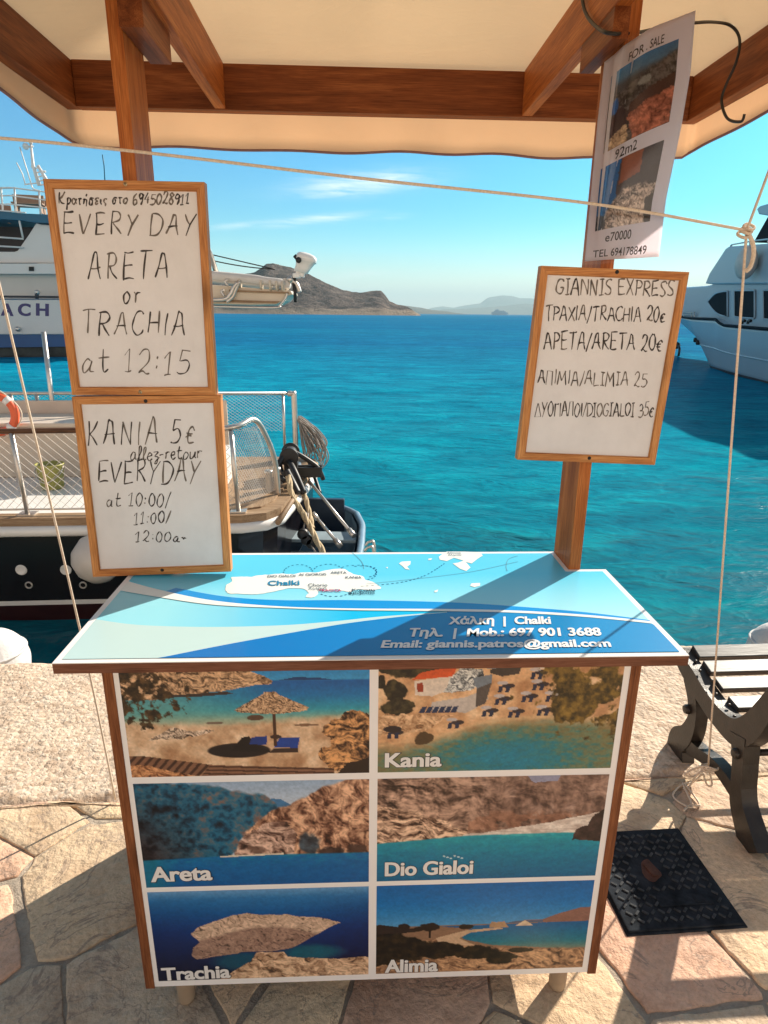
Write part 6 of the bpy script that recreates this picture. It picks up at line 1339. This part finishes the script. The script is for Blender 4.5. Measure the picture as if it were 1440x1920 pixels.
# ================================================================== white motor yacht
def yacht():
    YF = Fr((15.5, 33, 0), -100.3); q = lambda u, v, y=0: np.array(YF.LY(u, v, y))
    t = frame_thing('motor_yacht', 'large white motor yacht with dark windows lying at right', 'yacht', YF)
    deck = [(1205, 592), (1250, 594), (1282, 596.5), (1338, 598.5), (1349, 606), (1358, 610), (1440, 617), (1560, 628), (1800, 650)]
    wl = [(1302, 684), (1303, 684.5), (1306, 685), (1322, 690), (1345, 696), (1370, 703), (1440, 722), (1560, 756), (1800, 826)]
    D = [q(*p) for p in deck]; Wl = [q(*p) for p in wl]
    def off(x, k): x0 = D[0][0]; f = max(0, 1 - (x - x0) / 7.0); return k * f ** 1.8
    nz = 12; tt_ = np.linspace(0, 1, 60); s0 = np.linspace(0, 1, len(D))
    Di = np.array([[np.interp(a, s0, [d[k] for d in D]) for k in range(3)] for a in tt_]); Wi = np.array([[np.interp(a, s0, [d[k] for d in Wl]) for k in range(3)] for a in tt_])
    port = []; star = []
    for j in range(nz + 1):
        f = j / nz; rp = []; rs = []
        for a in range(60):
            p = Di[a] * (1 - f) + Wi[a] * f; fl = .28 * f ** 1.5
            yo = fl; rp.append((p[0], yo + (1.9 * (1 - tt_[a]) ** 6), p[2])); rs.append((p[0] + .0, max(4.4 - fl - 1.9 * (1 - tt_[a]) ** 4, yo + (1.9 * (1 - tt_[a]) ** 6)), p[2]))
        port.append(rp); star.append(rs)
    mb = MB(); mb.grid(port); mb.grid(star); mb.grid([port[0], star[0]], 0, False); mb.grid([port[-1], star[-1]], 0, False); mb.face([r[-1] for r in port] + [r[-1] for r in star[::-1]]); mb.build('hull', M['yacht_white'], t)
    mb = MB(); bt = [(p[0] + .02, p[1] - .012, p[2]) for p in port[-1]]; bl = [(p[0] + .3, p[1] + .15, WATER - .4) for p in port[-1]]; up_ = [(p[0], p[1] - .012, p[2] + .10) for p in port[-1]]; mb.grid([up_, bt, bl], 0, False); mb.build('boot_stripe', M['maroon'], t)
    rub = [(p[0], p[1] - .03, p[2]) for p in port[0]]; mb = MB(); mb.tube(rub, .06, 8); mb.build('rubbing_strake', M['glass_dark'], t)
    kn = [(p[0], p[1] - .01, p[2]) for p in port[7]]; mb = MB(); mb.tube(kn, .035, 6); mb.build('spray_rail', M['yacht_white'], t)
    pr = lambda pts, y0, dy, name, mat, bev=0: (lambda m: (m.prism([q(u, v, y0) for u, v in pts], (0, dy, 0)), m.build(name, mat, t, bev))[1])(MB())
    pr([(1205, 536), (1262, 540), (1322, 536), (1336, 533), (1336, 598), (1282, 596), (1205, 592)], 1.0, 2.4, 'fore_cabin', M['yacht_white'], .08)
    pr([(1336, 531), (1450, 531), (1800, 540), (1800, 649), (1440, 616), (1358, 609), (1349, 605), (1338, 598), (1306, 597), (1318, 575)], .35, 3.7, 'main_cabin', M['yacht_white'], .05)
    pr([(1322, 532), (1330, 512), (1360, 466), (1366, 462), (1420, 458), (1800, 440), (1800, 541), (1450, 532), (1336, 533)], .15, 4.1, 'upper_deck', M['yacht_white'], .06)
    w1 = cr([(1327, 566), (1340, 552), (1352, 547.5), (1364, 546)], 5) + [(1364, 594)] + cr([(1358, 593), (1345, 588), (1334, 577), (1327, 566)], 5)[:-1]
    for pts in (w1, [(1378, 545), (1414, 544.5), (1415, 546), (1415, 595), (1413, 597), (1379, 594.5), (1377, 592), (1377, 547)], [(1432, 544), (1480, 544), (1480, 603), (1432, 598)], [(1500, 544), (1560, 545), (1560, 609), (1500, 604)]):
        o = pr(pts, .30, .04, 'window', M['glass_dark']); m2 = MB(); P = [q(u, v, .30) for u, v in pts]; m2.tube(P, .035, 6, closed=True); m2.build('frame', M['yacht_white'], o)
    pr([(1412, 455), (1440, 405), (1452, 405), (1452, 456)], .6, 3.0, 'bridge_window', M['glass_dark'], .03)
    pr([(1452, 405), (1500, 400), (1700, 400), (1700, 450), (1452, 456)], .6, 3.0, 'bridge', M['yacht_white'], .05)
    pr([(1418, 392), (1424, 386), (1445, 380), (1560, 374), (1700, 374), (1700, 392), (1500, 400), (1440, 405), (1422, 402)], .1, 4, 'hard_top', M['yacht_white'], .05)
    mb = MB(); mb.tube([q(1370, 461, .2), q(1372, 459, .2), q(1410, 452, .2), q(1445, 448, .2), q(1600, 440, .2)], .035, 6)
    for u, v in ((1372, 459), (1406, 452.5), (1440, 449)): mb.tube([q(u, v, .2), q(u, v + 7, .2)], .03, 6)
    for v in (585.5, 590): mb.tube([q(1230, v - 1, .6), q(1302, v + 1, .6)], .03, 6)
    for u in (1245, 1262, 1282, 1296, 1302): mb.tube([q(u, 585, .6), q(u, 596, .6)], .03, 6)
    mb.build('railing', M['steel'], t)
    mb = MB()
    for u in (1393, 1404): mb.tube(cr([q(u - 2, 607, -.05), q(u, 601, -.05), q(u + 4, 602, -.05)], 5), .06, 6)
    mb.build('cleat', M['cable'], t)
    for u, v in ((1281, 637), (1292, 642)):
        f = (v - 596) / 90; p = q(u, v, 0); mb = MB(); mb.lathe([(0, -.03), (.10, -.03), (.12, .0), (.12, .3)], (p[0], np.interp(p[0], [r[0] for r in port[5]], [r[1] for r in port[5]]) - .02, p[2]), 12, 0, 1); mb.build('hawse_hole', M['dark_hole'], t)
    mb = MB(); mb.tube(cr([q(1268, 648, 1.2), q(1274, 652, 1.2), q(1272, 668, 1.2), q(1268, 674, 1.2)], 5), .07, 8); mb.sphere(q(1269, 648, 1.2), .22, 10); mb.build('anchor', M['cable'], t)
    c = q(1399, 493, -.25); mb = MB(); mb.sphere(c, .62, 24, 0, (1, .6, 1)); mb.build('ball_fender', M['fender'], t)
yacht()

# ================================================================== small ferry far out
def far_ship():
    D = 2600; p0 = WD.LY(938, 588, D); SF = Fr((p0[0], D, WATER), 2); s = 1 / FPX * D / .956
    t = frame_thing('distant_ship', 'tiny blue grey passenger ship on the horizon left of the price list', 'ship', SF)
    g = pm('far ship paint', (.42, .5, .56), .6, .1, .05); X = lambda px: px * s
    mb = MB(); mb.prism([(X(-14), -4, 0), (X(12), -4, 0), (X(13), -4, X(4)), (X(-15.5), -4, X(4.5))], (0, 9, 0)); mb.build('hull', g, t)
    mb = MB(); mb.prism([(X(-12), -3.4, X(4)), (X(9), -3.4, X(4)), (X(8), -3.4, X(6.5)), (X(-2), -3.4, X(6.8)), (X(-4), -3.4, X(8.6)), (X(-8), -3.4, X(8.6)), (X(-11), -3.4, X(6))], (0, 7.6, 0)); mb.build('superstructure', g, t)
    mb = MB(); mb.tube([(X(-4.5), 0, X(8)), (X(-4.2), 0, X(12))], .8, 6); mb.build('mast', g, t); mb = MB(); mb.tube([(X(5), 0, X(6)), (X(5), 0, X(8.6))], 1.6, 8); mb.build('funnel', g, t)
far_ship()
